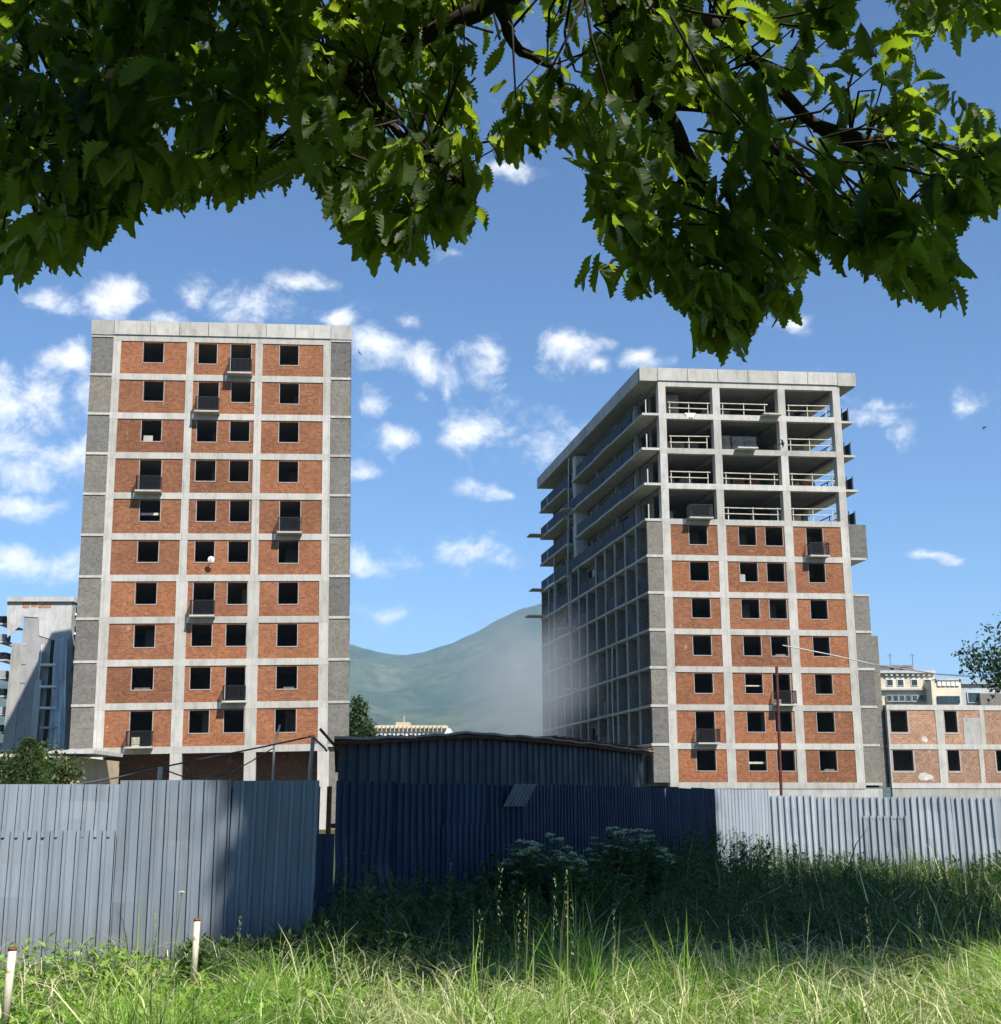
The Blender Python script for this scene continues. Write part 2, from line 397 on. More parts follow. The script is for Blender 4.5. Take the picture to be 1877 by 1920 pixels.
def tri_mesh(name, V, T, mat, col=None, parent=None):
    V = np.asarray(V, dtype=np.float32); T = np.asarray(T, dtype=np.int32)
    me = bpy.data.meshes.new(name)
    me.vertices.add(len(V)); me.vertices.foreach_set('co', V.ravel())
    me.loops.add(T.size); me.loops.foreach_set('vertex_index', T.ravel())
    me.polygons.add(len(T)); me.polygons.foreach_set('loop_start', np.arange(0, T.size, 3, dtype=np.int32))
    me.update(calc_edges=True)
    if col is not None:
        a = me.attributes.new('col', 'FLOAT_COLOR', 'POINT')
        c = np.ones((len(V), 4), dtype=np.float32); c[:, :3] = col; a.data.foreach_set('color', c.ravel())
    me.materials.append(M[mat] if isinstance(mat, str) else mat)
    o = bpy.data.objects.new(name, me); COL.objects.link(o)
    if parent is not None: o.parent = parent
    return o

# ------------------------------------------------------------------ ground and hills
def ground():
    n = 24
    xs = np.concatenate([[-9000, -2000, -400, -120], np.linspace(-40, 40, 41), [120, 400, 2000, 9000]])
    ysx = np.concatenate([[-9000, -2000, -300, -60], np.linspace(-20, 60, 41), [120, 400, 2000, 9000]])
    vs = []
    for y in ysx:
        for x in xs:
            z = 0.0
            if abs(x) < 40 and -20 < y < 33: z = 0.05 * math.sin(x * 0.9 + y * 0.4) * math.cos(y * 0.7)
            vs.append((x, y, z))
    w = len(xs); fs = [(j * w + i, j * w + i + 1, (j + 1) * w + i + 1, (j + 1) * w + i) for j in range(len(ysx) - 1) for i in range(w - 1)]
    g = MB().add(vs, fs).build('ground', 'ground', smooth=True); tag(g, 'rough grassy ground running out to the hills', kind='structure')
ground()

def hills():
    prof = [(-900, 1330), (-200, 1290), (200, 1240), (500, 1212), (600, 1208), (660, 1217), (715, 1226), (760, 1226), (800, 1221), (850, 1207), (885, 1190),
            (920, 1168), (975, 1138), (1030, 1125), (1100, 1130), (1200, 1140), (1300, 1165), (1450, 1230), (1600, 1330), (1750, 1385), (1900, 1400), (2300, 1420), (2900, 1430)]
    D = 4600.0
    xs = np.array([gx(a, D) for a, _ in prof]); hs = np.array([atY(938, b, D).z for _, b in prof])
    na, nr = 260, 60
    X = np.linspace(xs[0], xs[-1], na); Hh = np.interp(X, xs, hs)
    r2 = np.random.default_rng(3)
    def fbm(x, y):
        s = 0
        for k in range(6):
            fq = 0.0011 * 1.9 ** k
            s += (math.sin(x * fq * 1.0 + 1.7 * k + 2.1 * math.sin(y * fq * 0.8 + k)) * math.cos(y * fq * 1.1 + 0.6 * k)) / 1.75 ** k
        return s
    vs = []
    for j in range(nr):
        t = j / (nr - 1); Y = 1700 + (D + 900 - 1700) * t
        tt = (Y - 1700) / (D - 1700)
        for i in range(na):
            xx = X[i] * (Y / D)
            if tt <= 1: h = Hh[i] * (0.04 + 0.96 * tt ** 1.35)
            else: h = Hh[i] * (1 - 0.9 * (tt - 1))
            spur = 120 * fbm(xx * 1.6, Y * 1.6) * min(tt, 1.0) * (1 - 0.8 * max(0, 1 - abs(tt - 1) * 4))
            edge = min(1, tt * 6)
            vs.append((xx, Y, (h + spur * 0.8) * edge - 2 * (1 - edge) + 7 * fbm(xx * 8, Y * 8)))
    fs = [(j * na + i, j * na + i + 1, (j + 1) * na + i + 1, (j + 1) * na + i) for j in range(nr - 1) for i in range(na - 1)]
    h = MB().add(vs, fs).build('hills', 'hill', smooth=True); tag(h, 'wooded hills fading into blue haze', kind='structure')
hills()

# ------------------------------------------------------------------ building kit
def wall_with_holes(mb, u0, u1, v0, v1, z0, z1, holes):
    cur = u0
    for (a, b, c, d) in sorted(holes):
        if a > cur + 1e-4: mb.box(cur, a, v0, v1, z0, z1)
        if c > z0 + 1e-4: mb.box(a, b, v0, v1, z0, c)
        if d < z1 - 1e-4: mb.box(a, b, v0, v1, d, z1)
        cur = b
    if cur < u1 - 1e-4: mb.box(cur, u1, v0, v1, z0, z1)
    return mb

def reveal(parent, xf, a, b, c, d, v0=0.035, t=0.05):
    m = MB(xf)
    m.box(a - t, a, v0, v0 + 0.2, c - t, d); m.box(b, b + t, v0, v0 + 0.2, c - t, d); m.box(a, b, v0, v0 + 0.2, c - t * 1.3, c)
    return m.build('window_reveal', 'cement', parent)

def clutter(parent, xf, a, b, c, d, r_):
    q = r_.random()
    if q < 0.10: MB(xf).box(a + 0.1, a + 0.1 + (b - a) * r_.uniform(.3, .6), 0.5, 0.56, c - 0.3, c + r_.uniform(.3, .9)).build('leaning_board', r_.choice(['timber', 'concrete_grey']), parent)
    elif q < 0.18: MB(xf).box(a - 0.02, b + 0.02, 0.40, 0.46, c + r_.uniform(.35, .6), c + r_.uniform(.62, .72)).build('cross_board', 'timber', parent)
    elif q < 0.26: MB(xf).box(a + r_.uniform(.1, .6), b - .2, 0.12, 0.28, c + 0.001, c + 0.14).build('sill_block', 'block', parent)
    elif q < 0.55: MB(xf).box(a + r_.uniform(.2, .9), b + .5, 3.2, 3.4, c - 1.1, d + .1).build('inner_pier', 'concrete_raw_dim', parent)
RW = random.Random(91)

def balcony(parent, xf, a, b, z, depth=0.8):
    s = MB(xf).box(a - 0.14, b + 0.14, -depth, -0.004, z - 0.13, z).build('balcony', 'concrete', parent)
    m = MB(xf); h = 1.05; y0, y1, x0, x1 = -depth + 0.05, -0.03, a - 0.08, b + 0.08
    m.box(x0, x1, y0 - 0.02, y0 + 0.02, z + h - 0.05, z + h); m.box(x0, x1, y0 - 0.015, y0 + 0.015, z + 0.08, z + 0.12)
    for x in (x0, x1):
        m.box(x - 0.02, x + 0.02, y0 + 0.02, y1, z + h - 0.05, z + h); m.box(x - 0.015, x + 0.015, y0 + 0.015, y1, z + 0.08, z + 0.12)
        m.box(x - 0.022, x + 0.022, y0 - 0.022, y0 + 0.022, z, z + h + 0.01)
        for k in range(1, 7):
            y = y0 + (y1 - y0) * k / 7; m.box(x - 0.011, x + 0.011, y - 0.011, y + 0.011, z + 0.12, z + h - 0.05)
    n = int((x1 - x0) / 0.085)
    for k in range(1, n):
        x = x0 + (x1 - x0) * k / n; m.box(x - 0.014, x + 0.014, y0 - 0.012, y0 + 0.012, z + 0.12, z + h - 0.05)
    m.build('railing', 'rail', s)
    return s

# ------------------------------------------------------------------ left tower
def left_tower():
    P = Vector((-27.907, 85.5, 0)); ang = math.atan2(0.12003, 0.99277)
    lean = R(1.35)
    # the block stands a hair out of plumb, as it does in the photograph
    mid = P + Vector((math.cos(ang), math.sin(ang), 0)) * 7.7
    root = thing('apartment_block', 'tall unfinished brick tower with grey block edges and ten storeys of dark window openings', 'building')
    rot = Matrix.Rotation(ang, 4, 'Z') @ Matrix.Rotation(-lean, 4, 'Y')
    root.matrix_world = Matrix.Translation(mid + Vector((0, 0, 17))) @ rot @ Matrix.Translation((-7.7, 0, -17))
    cx = [-0.02, 5.28, 10.30, 15.34]; XL, XR = -1.86, 17.12
    F0, ST, NF = 5.39, 3.012, 10
    bh = 0.235
    fl = [F0 + ST * k for k in range(NF + 1)]
    # (storey from bottom 0..9) -> which opening is a french door with balcony
    doors = {9: 'Br', 8: 'Bl', 6: 'A', 5: 'C', 3: 'Bl', 1: 'Br', 0: 'A'}
    wins = {'A': (2.10, 3.54), 'Bl': (6.08, 7.46), 'Br': (8.46, 9.85), 'C': (12.02, 13.42)}
    DEP = 13.0
    for k in range(NF + 1):
        z = fl[k]
        MB().box(cx[0] - 0.3, cx[3] + 0.3, 0, 0.5, z - bh, z + bh).build('beam', 'concrete', root)
        MB().box(cx[0] + 0.3, cx[3] - 0.3, 0.5, DEP, z - 0.02, z + bh - 0.01).build('floor_slab', 'concrete_raw_dim', root)
        if k > 0 or True:
            MB().box(XL - 0.03, cx[0] - 0.3, -0.03, DEP, z + 0.03, z + bh - 0.03).build('loggia_slab', 'concrete', root)
            MB().box(cx[3] + 0.3, XR + 0.03, -0.03, DEP, z + 0.03, z + bh - 0.03).build('loggia_slab', 'concrete', root)
    for k in range(NF):
        z0, z1 = fl[k] + bh, fl[k + 1] - bh
        hw = 0.40 if k < 4 else 0.27
        for i, c in enumerate(cx):
            s = 0 if i in (1, 2) else (1 if i == 0 else -1)
            w0, w1 = c - hw, c + hw
            if i == 0: w0 = c - 0.28
            if i == 3: w1 = c + 0.28
            MB().box(w0, w1, 0.006, 0.5, z0, z1).build('column', 'concrete', root)
        bays = [(cx[0] + (hw if True else 0), cx[1] - hw, ['A']), (cx[1] + hw, cx[2] - hw, ['Bl', 'Br']), (cx[2] + hw, cx[3] - hw, ['C'])]
        for (u0, u1, ws) in bays:
            holes = []
            for w in ws:
                a, b = wins[w]; c, d = z0 + 0.90, z1 - 0.10
                if k >= 6: a, b = a - 0.12, b - 0.12
                if k == NF - 1: a, b = a - 0.1, b - 0.1
                if doors.get(k) == w: c = z0; b += 0.08
                a += random.uniform(-.03, .03); b += random.uniform(-.03, .03); c += (0 if doors.get(k) == w else random.uniform(-.04, .04))
                holes.append((a, min(b, u1 - 0.06), c, d))
            p = wall_with_holes(MB(), u0, u1, 0.06, 0.31, z0, z1, holes).build('brick_panel', 'brick', root)
            for (a, b, c, d) in holes:
                reveal(p, None, a, b, c, d); clutter(p, None, a, b, c, d, RW)
            for w, hle in zip(ws, holes):
                if doors.get(k) == w: balcony(root, None, hle[0], hle[1], fl[k] + bh + 0.02)
        # grey block ends of the side loggias
        for (a, b) in ((XL, cx[0] - 0.29), (cx[3] + 0.29, XR)):
            MB().box(a, b, 0.03, 0.24, fl[k] + bh - 0.03, fl[k + 1] + 0.03).build('block_panel', 'block', root)
        for u in (cx[0] - 0.1, cx[3] - 0.1):
            MB().box(u, u + 0.2, 0.55, DEP, fl[k] + bh, fl[k + 1] - 0.02).build('side_wall', 'block_side', root)
        MB().box(cx[0] + 0.12, cx[3] - 0.12, 8.0, 8.2, fl[k] + bh, fl[k + 1] - 0.02).build('partition_wall', 'block_raw_dim', root)
    # ground storey: bare columns, recessed clay block wall
    for c in cx:
        MB().box(c - 0.40, c + 0.40, 0.006, 0.6, -1.0, fl[0] - bh).build('column', 'concrete', root)
    MB().box(cx[0] - 0.3, cx[3] + 0.3, 2.2, 2.4, -1.0, fl[0] - 0.03).build('recessed_wall', 'brick', root)
    MB().box(XL + 0.4, cx[0] - 0.42, 0.4, 0.7, -1.0, fl[0] + 0.0).build('pilaster', 'concrete_grey', root)
    MB().box(cx[3] + 0.42, XR - 0.3, 0.25, 0.5, -1.0, fl[0] + 0.0).build('block_pier', 'block', root)
    # roof and parapet panels
    zt = fl[NF] + bh
    MB().box(XL - 0.05, XR + 0.05, 0.35, DEP, zt - 0.25, zt - 0.01).build('roof', 'concrete_grey', root)
    ed = np.linspace(XL - 0.08, XR + 0.08, 10)
    ed[1] = cx[0] - 0.28; ed[8] = cx[3] + 0.28
    for i in range(9):
        MB().box(ed[i] + 0.02, ed[i + 1] - 0.02, -0.08 - random.uniform(0, .012), 0.32, zt + (-0.03 if i in (0, 8) else 0.012), zt + 1.10).build('parapet_panel', 'concrete_grey' if i in (0, 8) else 'concrete', root)
    return root
left_tower()

# ------------------------------------------------------------------ right block
RP = Vector((13.081, 97.5, 0)); RANG = math.atan2(0.08012, 0.99679)
def rxf(u, v, z): return (u - 0.123 * v, 0.992 * v, z)
def right_block():
    root = thing('apartment_block', 'long unfinished block with four open concrete storeys above seven brick storeys', 'building', RP, (0, 0, RANG))
    cx = [0.42, 5.02, 10.62, 15.36]
    F0, ST = 3.10, 3.005
    fl = [F0 + ST * k for k in range(12)]
    fl[11] = 35.98
    bh = 0.235; LEN = 36.5
    OL, ORR = -1.48, 17.12
    X = lambda: MB(rxf)
    doors = {6: 'C', 2: 'Br', 1: 'A'}
    wins = {'A': (2.30, 3.80), 'Bl': (6.42, 7.85), 'Br': (9.0, 10.0), 'C': (12.1, 13.5)}
    wins['Br'] = (8.68, 10.08)
    for k in range(12):
        z = fl[k]
        X().box(cx[0] - 0.32, cx[3] + 0.32, 0, 0.45, z - bh, z + bh).build('beam', 'concrete', root)
        X().box(cx[0] - 0.3, cx[3] + 0.3, 0.45, LEN, z + 0.0, z + bh - 0.012).build('floor_slab', 'concrete_raw_dim', root)
        if k >= 7:                                # beams running back under the open slabs
            for c in cx:
                X().box(c - 0.16, c + 0.16, 0.45, 30, z - bh - 0.02, z - 0.001).build('ceiling_beam', 'concrete_raw_dim', root)
        # left gallery slab with its ragged edge
        if 1 <= k <= 10:
            m = X(); v = 0.0
            while v < LEN:
                dv = random.uniform(2.2, 3.6); e = min(LEN, v + dv)
                ov = OL + 0.12 + random.uniform(-0.06, 0.08)
                if k <= 7: ov = -1.26 + random.uniform(-.03, .03)
                if 21.0 < v < 24.5 and k >= 7: ov = -0.2
                m.box(ov, cx[0] - 0.33, v + (0 if v > 0 else -0.02), e, z + bh - 0.22, z + bh - 0.015)
                v = e
            m.build('gallery_slab', 'concrete', root)
        # right gallery slab
        if k >= 7 and k < 11:
            X().box(cx[3] + 0.33, ORR + 0.05, 0.9, LEN, z + bh - 0.2, z + bh - 0.015).build('gallery_slab', 'concrete', root)
    # seven brick storeys
    for k in range(7):
        z0, z1 = fl[k] + bh, fl[k + 1] - bh
        hw = 0.36
        for i, c in enumerate(cx):
            X().box(c - (hw if i else 0.30), c + (hw if i < 3 else 0.30), 0.006, 0.45, z0, z1).build('column', 'concrete', root)
        for (u0, u1, ws) in [(cx[0] + hw * .8, cx[1] - hw, ['A']), (cx[1] + hw, cx[2] - hw, ['Bl', 'Br']), (cx[2] + hw, cx[3] - hw * .8, ['C'])]:
            holes = []
            for w in ws:
                a, b = wins[w]; c, d = z0 + 0.90, z1 - 0.10
                sh = -0.10 + 0.02 * k
                if doors.get(k) == w: c = z0
                holes.append((a + random.uniform(-.03, .03), min(u1 - 0.05, b + random.uniform(-.03, .03)), c, d))
            p = wall_with_holes(X(), u0, u1, 0.06, 0.31, z0, z1, holes).build('brick_panel', 'brick', root)
            for h in holes: reveal(p, rxf, *h); clutter(p, rxf, *h, RW)
            for w, h in zip(ws, holes):
                if doors.get(k) == w: balcony(root, rxf, h[0], h[1], fl[k] + bh + 0.02)
        X().box(-1.16, cx[0] - 0.31, 0.03, 0.24, fl[k] + bh - 0.005, fl[k + 1] + 0.012).build('block_panel', 'block', root)
        if k != 5:
            e = 17.15 if k == 6 else 17.0
            X().box(cx[3] + 0.31, e, 0.03, 0.24, fl[k] + bh - 0.005 - (0.1 if k in (6,) else 0), fl[k + 1] + 0.012).build('block_panel', 'block', root)
            X().box(e - 0.2, e - 0.003, 0.24, 9, fl[k] + bh - 0.005, fl[k + 1] + 0.012).build('block_return', 'block_side', root)
        X().box(cx[3] + 0.32, 17.03, -0.02, 9, fl[k] + 0.03, fl[k] + bh - 0.012).build('gallery_slab', 'concrete', root)
        if k < 4:
            X().box(17.02, 17.75, 0.5, 9, fl[k] - 0.1, fl[k + 1] - 0.12).build('block_panel', 'block', root)
        X().box(cx[0] + 0.3, cx[3] - 0.3, 8.0, 8.2, z0, fl[k + 1] - 0.001).build('partition_wall', 'block_raw_dim', root)
        X().box(cx[3] - 0.1, cx[3] + 0.1, 0.5, LEN, z0, fl[k + 1] - 0.001).build('side_wall', 'block_side', root)
    X().box(OL + 0.15, ORR - 0.1, 0.05, 0.4, -1, fl[0] - bh).build('plinth', 'concrete_grey', root)
    # left side face: fins between galleries, recessed wall with openings, railings
    nb = 12; pitch = LEN / nb
    rr = random.Random(5)
    for k in range(11):
        z0, z1 = fl[k] + bh - 0.012, fl[k + 1]
        for j in range(nb):
            v0, v1 = max(0.5, j * pitch), (j + 1) * pitch
            stair = j == 7
            holes = []
            u = 0.28 if k >= 7 else -0.45
            opts = rr.random()
            m = X()
            def hole_wall(hs):
                cur = v0
                for (a, b, c, d) in hs:
                    m.box(u, u + 0.2, cur, a, z0, z1)
                    if c > z0 + 0.01: m.box(u, u + 0.2, a, b, z0, c)
                    m.box(u, u + 0.2, a, b, d, z1); cur = b
                m.box(u, u + 0.2, cur, v1, z0, z1)
            if j == 0 and k >= 7:
                continue
            if k >= 7 and rr.random() < 0.55:
                hole_wall([(v0 + 0.25, v1 - 0.3, z0, z1 - 0.3)])
            elif opts < 0.75:
                w = rr.choice([0.95, 1.2, 1.6]); a = v0 + rr.uniform(0.3, pitch - w - 0.3)
                hole_wall([(a, a + w, z0 if rr.random() < .6 else z0 + 0.9, z0 + 2.25)])
            else:
                hole_wall([])
            m.build('gallery_wall', 'block_side', root)
            if k < 7 and j > 0 and rr.random() > 0.1:
                f_ = X().box(-1.10, u - 0.002, v0 - 0.11, v0 + 0.11, z0, z1 + 0.012).build('fin_wall', 'block', root)
                X().box(-1.19, -1.102, v0 - 0.13, v0 + 0.13, z0, z1 + 0.012).build('fin_edge', 'concrete_grey', f_)
            if (k >= 7 and not stair) or rr.random() < (0.75 if k >= 5 else 0.22):
                ru = OL + 0.25 if k >= 7 else -1.08
                h = 1.08; a, b = v0 + 0.15, v1 - 0.12
                q = X().box(ru, ru + 0.03, a, b, z0 + 0.12, z0 + h - 0.06)
                q2 = q.build('railing_panel', 'navy_glass', root)
                t = X().box(ru - 0.02, ru + 0.05, a - 0.03, b + 0.03, z0 + h - 0.05, z0 + h)
                n = 9
                for i in range(n + 1):
                    vv = a + (b - a) * i / n; t.box(ru - 0.015, ru - 0.001, vv - 0.02, vv + 0.02, z0, z0 + h - 0.05)
                t.build('railing', 'rail', q2)
            if k >= 7 and j > 0 and j % 2 == 0:
                X().box(-0.05, 0.25, v0 - 0.15, v0 + 0.15, z0, z1).build('column', 'concrete_grey', root)
        if k < 7:
            X().box(-1.18, 0.27, LEN - 0.11, LEN + 0.11, z0, z1 + 0.012).build('fin_wall', 'block', root)
    X().box(cx[0] - 0.2, cx[3] + 0.2, LEN + 0.02, LEN + 0.25, 0, fl[11]).build('rear_wall', 'block', root)
    # site clutter on the long side: hoist ropes, loose boards, stub platforms
    for (v, za, zb) in ((23.5, fl[3], fl[11]), (17.5, 1.0, fl[6]), (9.6, fl[1], fl[4]), (30.0, fl[2], fl[8])):
        X().tube([(-1.42, v, za), (-1.45 + rr.uniform(-.1, .1), v + 0.3, (za + zb) / 2), (-1.4, v, zb)], 0.045, 5).build('hoist_rope', 'wire_white', root)
    for (v, k, w) in ((LEN - 1.6, 9, 1.3), (LEN - 1.2, 7, 1.0), (LEN - 1.8, 6, 1.6), (22.6, 9, 0.8), (23.0, 4, 1.0), (21.5, 3, 0.9), (22.4, 5, 1.1)):
        X().box(-1.5 - w, 0.1, v, v + 1.6, fl[k] + 0.25, fl[k] + 0.38).build('platform', 'concrete', root)
    for q in range(26):
        v = rr.uniform(1.5, LEN - 1); k = rr.randrange(0, 7); h = rr.uniform(0.8, 2.2)
        X().box(-0.95, -0.85, v, v + rr.uniform(0.08, 0.5), fl[k] + bh, fl[k] + bh + h).build('loose_board', rr.choice(['timber', 'concrete_grey', 'concrete_raw_dim', 'dark']), root)
    # stair tower nose on the long side
    X().box(-1.0, 0.2, 7 * pitch + 1.2, 7 * pitch + 2.2, fl[7] + 0.3, fl[11]).build('stair_pier', 'panel_grey', root)
    # four open storeys
    for k in range(7, 11):
        z0, z1 = fl[k] + bh, fl[k + 1] - bh
        for i, c in enumerate(cx):
            X().box(c - 0.31, c + 0.31, 0.006, 0.62, z0, z1).build('column', 'concrete', root)
            for v in (7.0, 14.0, 21.0, 28.0):
                X().box(c - 0.2, c + 0.2, v, v + 0.5, fl[k] + bh - 0.012, z1 - 0.03).build('column', 'concrete_grey', root)
        # inner partition: leaves the right bay open to the sky beyond
        X().box(cx[0] + 0.3, 12.6, 8.0, 8.2, fl[k] + bh - 0.012, fl[k + 1]).build('partition_wall', 'block_raw_dim', root)
        X().box(12.6, 12.8, 8.0, 24.0, fl[k] + bh - 0.012, fl[k + 1]).build('partition_wall', 'block_side', root)
        zf = fl[k] + bh
        for b, (u0, u1) in enumerate([(cx[0] + .4, cx[1] - .35), (cx[1] + .35, cx[2] - .4), (cx[2] + .4, cx[3] - .3)]):
            if (k, b) in ((9, 1), (7, 0)): continue
            x1 = u1 - random.uniform(0, 0.3); x0 = u0 + random.uniform(0, 0.25)
            if (k, b) == (10, 1): x1 -= 0.5
            m = X(); h1, h2 = 1.05 + random.uniform(-.04, .04), 0.55
            sag = random.uniform(-0.05, 0.05)
            for h in (h1, h2):
                e0 = random.uniform(-.05, .1); e1 = random.uniform(-.3, .05) if h == h2 else 0
                m.add([(x0 + e0, 0.30, zf + h), (x1 + e1, 0.30, zf + h + sag), (x1 + e1, 0.35, zf + h + sag), (x0 + e0, 0.35, zf + h),
                       (x0 + e0, 0.30, zf + h + .07), (x1 + e1, 0.30, zf + h + .07 + sag), (x1 + e1, 0.35, zf + h + .07 + sag), (x0 + e0, 0.35, zf + h + .07)],
                      [(0, 3, 2, 1), (4, 5, 6, 7), (0, 1, 5, 4), (1, 2, 6, 5), (2, 3, 7, 6), (3, 0, 4, 7)])
            for t in (0.06, 0.5, 0.94):
                xx = x0 + (x1 - x0) * t; m.box(xx - 0.03, xx + 0.03, 0.355, 0.41, zf - 0.003, zf + h1 + 0.12)
            m.build('guard_rail', 'timber', root)
        # guard post at the left corner, rail along the right edge, glass screen end on the right gallery
        X().box(-0.92, -0.84, 0.3, 0.38, zf - 0.015, zf + 1.25).build('guard_post', 'timber', root)
        m = X()
        for h in (0.55, 1.05): m.box(15.5, 15.55, 0.7, 6.5, zf + h, zf + h + 0.08)
        for v in (0.9, 3.0, 5.2): m.box(15.56, 15.62, v, v + 0.07, zf - 0.015, zf + 1.15)
        m.build('guard_rail', 'wire', root)
        q = X().box(16.85, 16.89, 1.3, 6.0, zf + 0.05, zf + 1.1).build('glass_screen', 'navy_glass', root)
        X().box(16.35, 16.41, 1.2, 1.26, zf - 0.015, zf + 1.2).box(16.88, 16.94, 1.2, 1.26, zf - 0.015, zf + 1.25).build('screen_post', 'rail', q)
    balcony(root, rxf, 2.25, 3.95, fl[7] + bh + 0.02)
    X().box(8.75, 10.3, -0.7, -0.004, fl[10] + bh - 0.1, fl[10] + bh + 0.03).build('balcony_slab', 'concrete', root)
    X().box(6.4, 8.1, -0.75, -0.004, fl[9] + bh - 0.1, fl[9] + bh + 0.03).build('balcony_slab', 'concrete', root)
    # roof slab with deep overhang, fascia panels
    zt = fl[11] + bh
    X().box(OL + 0.05, ORR - 0.05, 0.1, LEN + 0.6, zt - 0.05, zt + 0.15).build('roof', 'concrete_grey', root)
    ed = [OL, 0.12, 2.6, 5.0, 7.4, 9.75, 12.1, 14.45, 15.85, ORR]
    ed = [OL, 0.05] + list(np.linspace(0.05, 15.5, 7))[1:] + [ORR]
    for i in range(len(ed) - 1):
        X().box(ed[i] + 0.02, ed[i + 1] - 0.02, -0.10 - random.uniform(0, .012), 0.14, zt + 0.012 - (0.06 if i in (0, len(ed) - 2) else 0), zt + 1.12).build('fascia_panel', 'concrete', root)
    vv = np.linspace(0.15, LEN + 0.6, 17)
    for i in range(16):
        X().box(OL - random.uniform(0, .02), OL + 0.14, vv[i] + 0.012, vv[i + 1] - 0.012, zt - 0.06, zt + 1.10).build('fascia_panel', 'concrete', root)
        X().box(ORR - 0.14, ORR, vv[i] + 0.012, vv[i + 1] - 0.012, zt - 0.06, zt + 1.10).build('fascia_panel', 'concrete', root)
    return root, fl, bh, cx
RB, RFL, RBH, RCX = right_block()

# things standing on the open floors
def rworld(u, v, z):
    x, y, zz = rxf(u, v, z); return RP + Matrix.Rotation(RANG, 3, 'Z') @ Vector((x, y, zz))
ORD = ['first', 'second', 'third', 'fourth']
FLN = {7: 'lowest open floor', 8: 'second open floor from below', 9: 'third open floor from below', 10: 'top open floor'}
def block_stack(u, v, k, h, mat, label):
    t = thing('block_pallet', label, 'pallet', rworld(u, v, RFL[k] + RBH - 0.012), (0, 0, RANG + random.uniform(-.06, .06)), 'pallets of blocks on the open floors')
    m = MB()
    for y in (-0.5, 0, 0.5): m.box(-0.55, 0.55, y - 0.05, y + 0.05, 0, 0.09)
    m.box(-0.58, 0.58, -0.58, 0.58, 0.0905, 0.12).build('pallet_base', 'timber', t)
    z = 0.122
    while z < h:
        m = MB(); o = random.uniform(-.02, .02)
        for a in (-0.52, 0.005):
            for b in (-0.52, 0.005): m.box(a + o, a + 0.512 + o, b, b + 0.512, z, z + 0.19)
        m.build('block_layer', mat, t); z += 0.196
    return t
stacks = [(2.0, 2.4, 10, 2.1, 'stack', 'tall grey block pallet behind the left guard rail'), (5.9, 4.6, 10, 1.5, 'stack', 'grey block pallet just right of the second column'),
          (7.3, 4.6, 10, 1.5, 'stack', 'grey block pallet in the middle of the centre bay'), (8.9, 4.8, 10, 1.3, 'stack', 'low grey block pallet deep in the centre bay'),
          (11.8, 4.5, 10, 1.6, 'stack', 'block pallet near the third column, right bay'), (13.0, 4.5, 10, 1.55, 'stack', 'block pallet nearest the open right edge'),
          (1.9, 4.2, 9, 1.55, 'stack', 'block pallet nearest the left column'), (3.1, 4.2, 9, 1.5, 'stack', 'block pallet in the middle of the left bay'), (4.3, 4.3, 9, 1.5, 'stack', 'block pallet nearest the second column, left bay'),
          (6.3, 2.2, 9, 1.5, 'stack', 'front grey pallet left in the centre bay'), (7.5, 2.3, 9, 1.5, 'stack', 'front grey pallet central in the centre bay'), (8.6, 2.3, 9, 1.5, 'stack', 'front grey pallet right in the centre bay'),
          (12.1, 4.4, 9, 1.5, 'stack', 'block pallet near the third column, right bay'), (13.5, 4.4, 9, 1.5, 'stack', 'block pallet nearest the open right edge'),
          (2.2, 4.5, 8, 1.4, 'stack', 'grey block pallet left in the left bay'), (3.7, 4.5, 8, 1.4, 'stack', 'grey block pallet right in the left bay'),
          (7.0, 4.4, 8, 1.5, 'stack', 'grey block pallet left in the centre bay'), (8.3, 4.4, 8, 1.6, 'stack_red', 'red clay block pallet in the centre bay'), (9.6, 4.4, 8, 1.5, 'stack_red', 'red clay block pallet beside the third column'),
          (12.4, 4.0, 8, 1.5, 'stack_red', 'red clay block pallet in the right bay'), (13.6, 2.6, 8, 0.9, 'stack_red', 'low red clay block pallet at the open right edge'),
          (1.6, 3.4, 7, 1.2, 'stack', 'low grey block pallet beside the left column'), (12.2, 4.8, 7, 1.5, 'stack', 'grey block pallet behind the right guard rail')]
for (u, v, k, h, mt, lb) in stacks:
    block_stack(u, v, k, h, mt, lb + ', ' + FLN[k])

def rag():
    m = MB(); n, q = 9, 5
    vs = []
    c = rworld(2.75, -0.03, RFL[10] + RBH)
    for j in range(q):
        for i in range(n):
            x = (i / (n - 1) - .5) * (0.95 - 0.1 * j); z = -(j / (q - 1)) * (0.18 + 0.34 * abs(math.sin(i * 1.1 + 0.4)))
            vs.append((c.x + x, c.y - 0.03 - 0.05 * math.sin(i * 1.7 + j), c.z + 0.05 + z))
    fs = [(j * n + i, j * n + i + 1, (j + 1) * n + i + 1, (j + 1) * n + i) for j in range(q - 1) for i in range(n - 1)]
    tag(m.add(vs, fs).build('rag', 'white', smooth=True), 'white rag hung over the slab edge of the top open floor', 'rag')
rag()

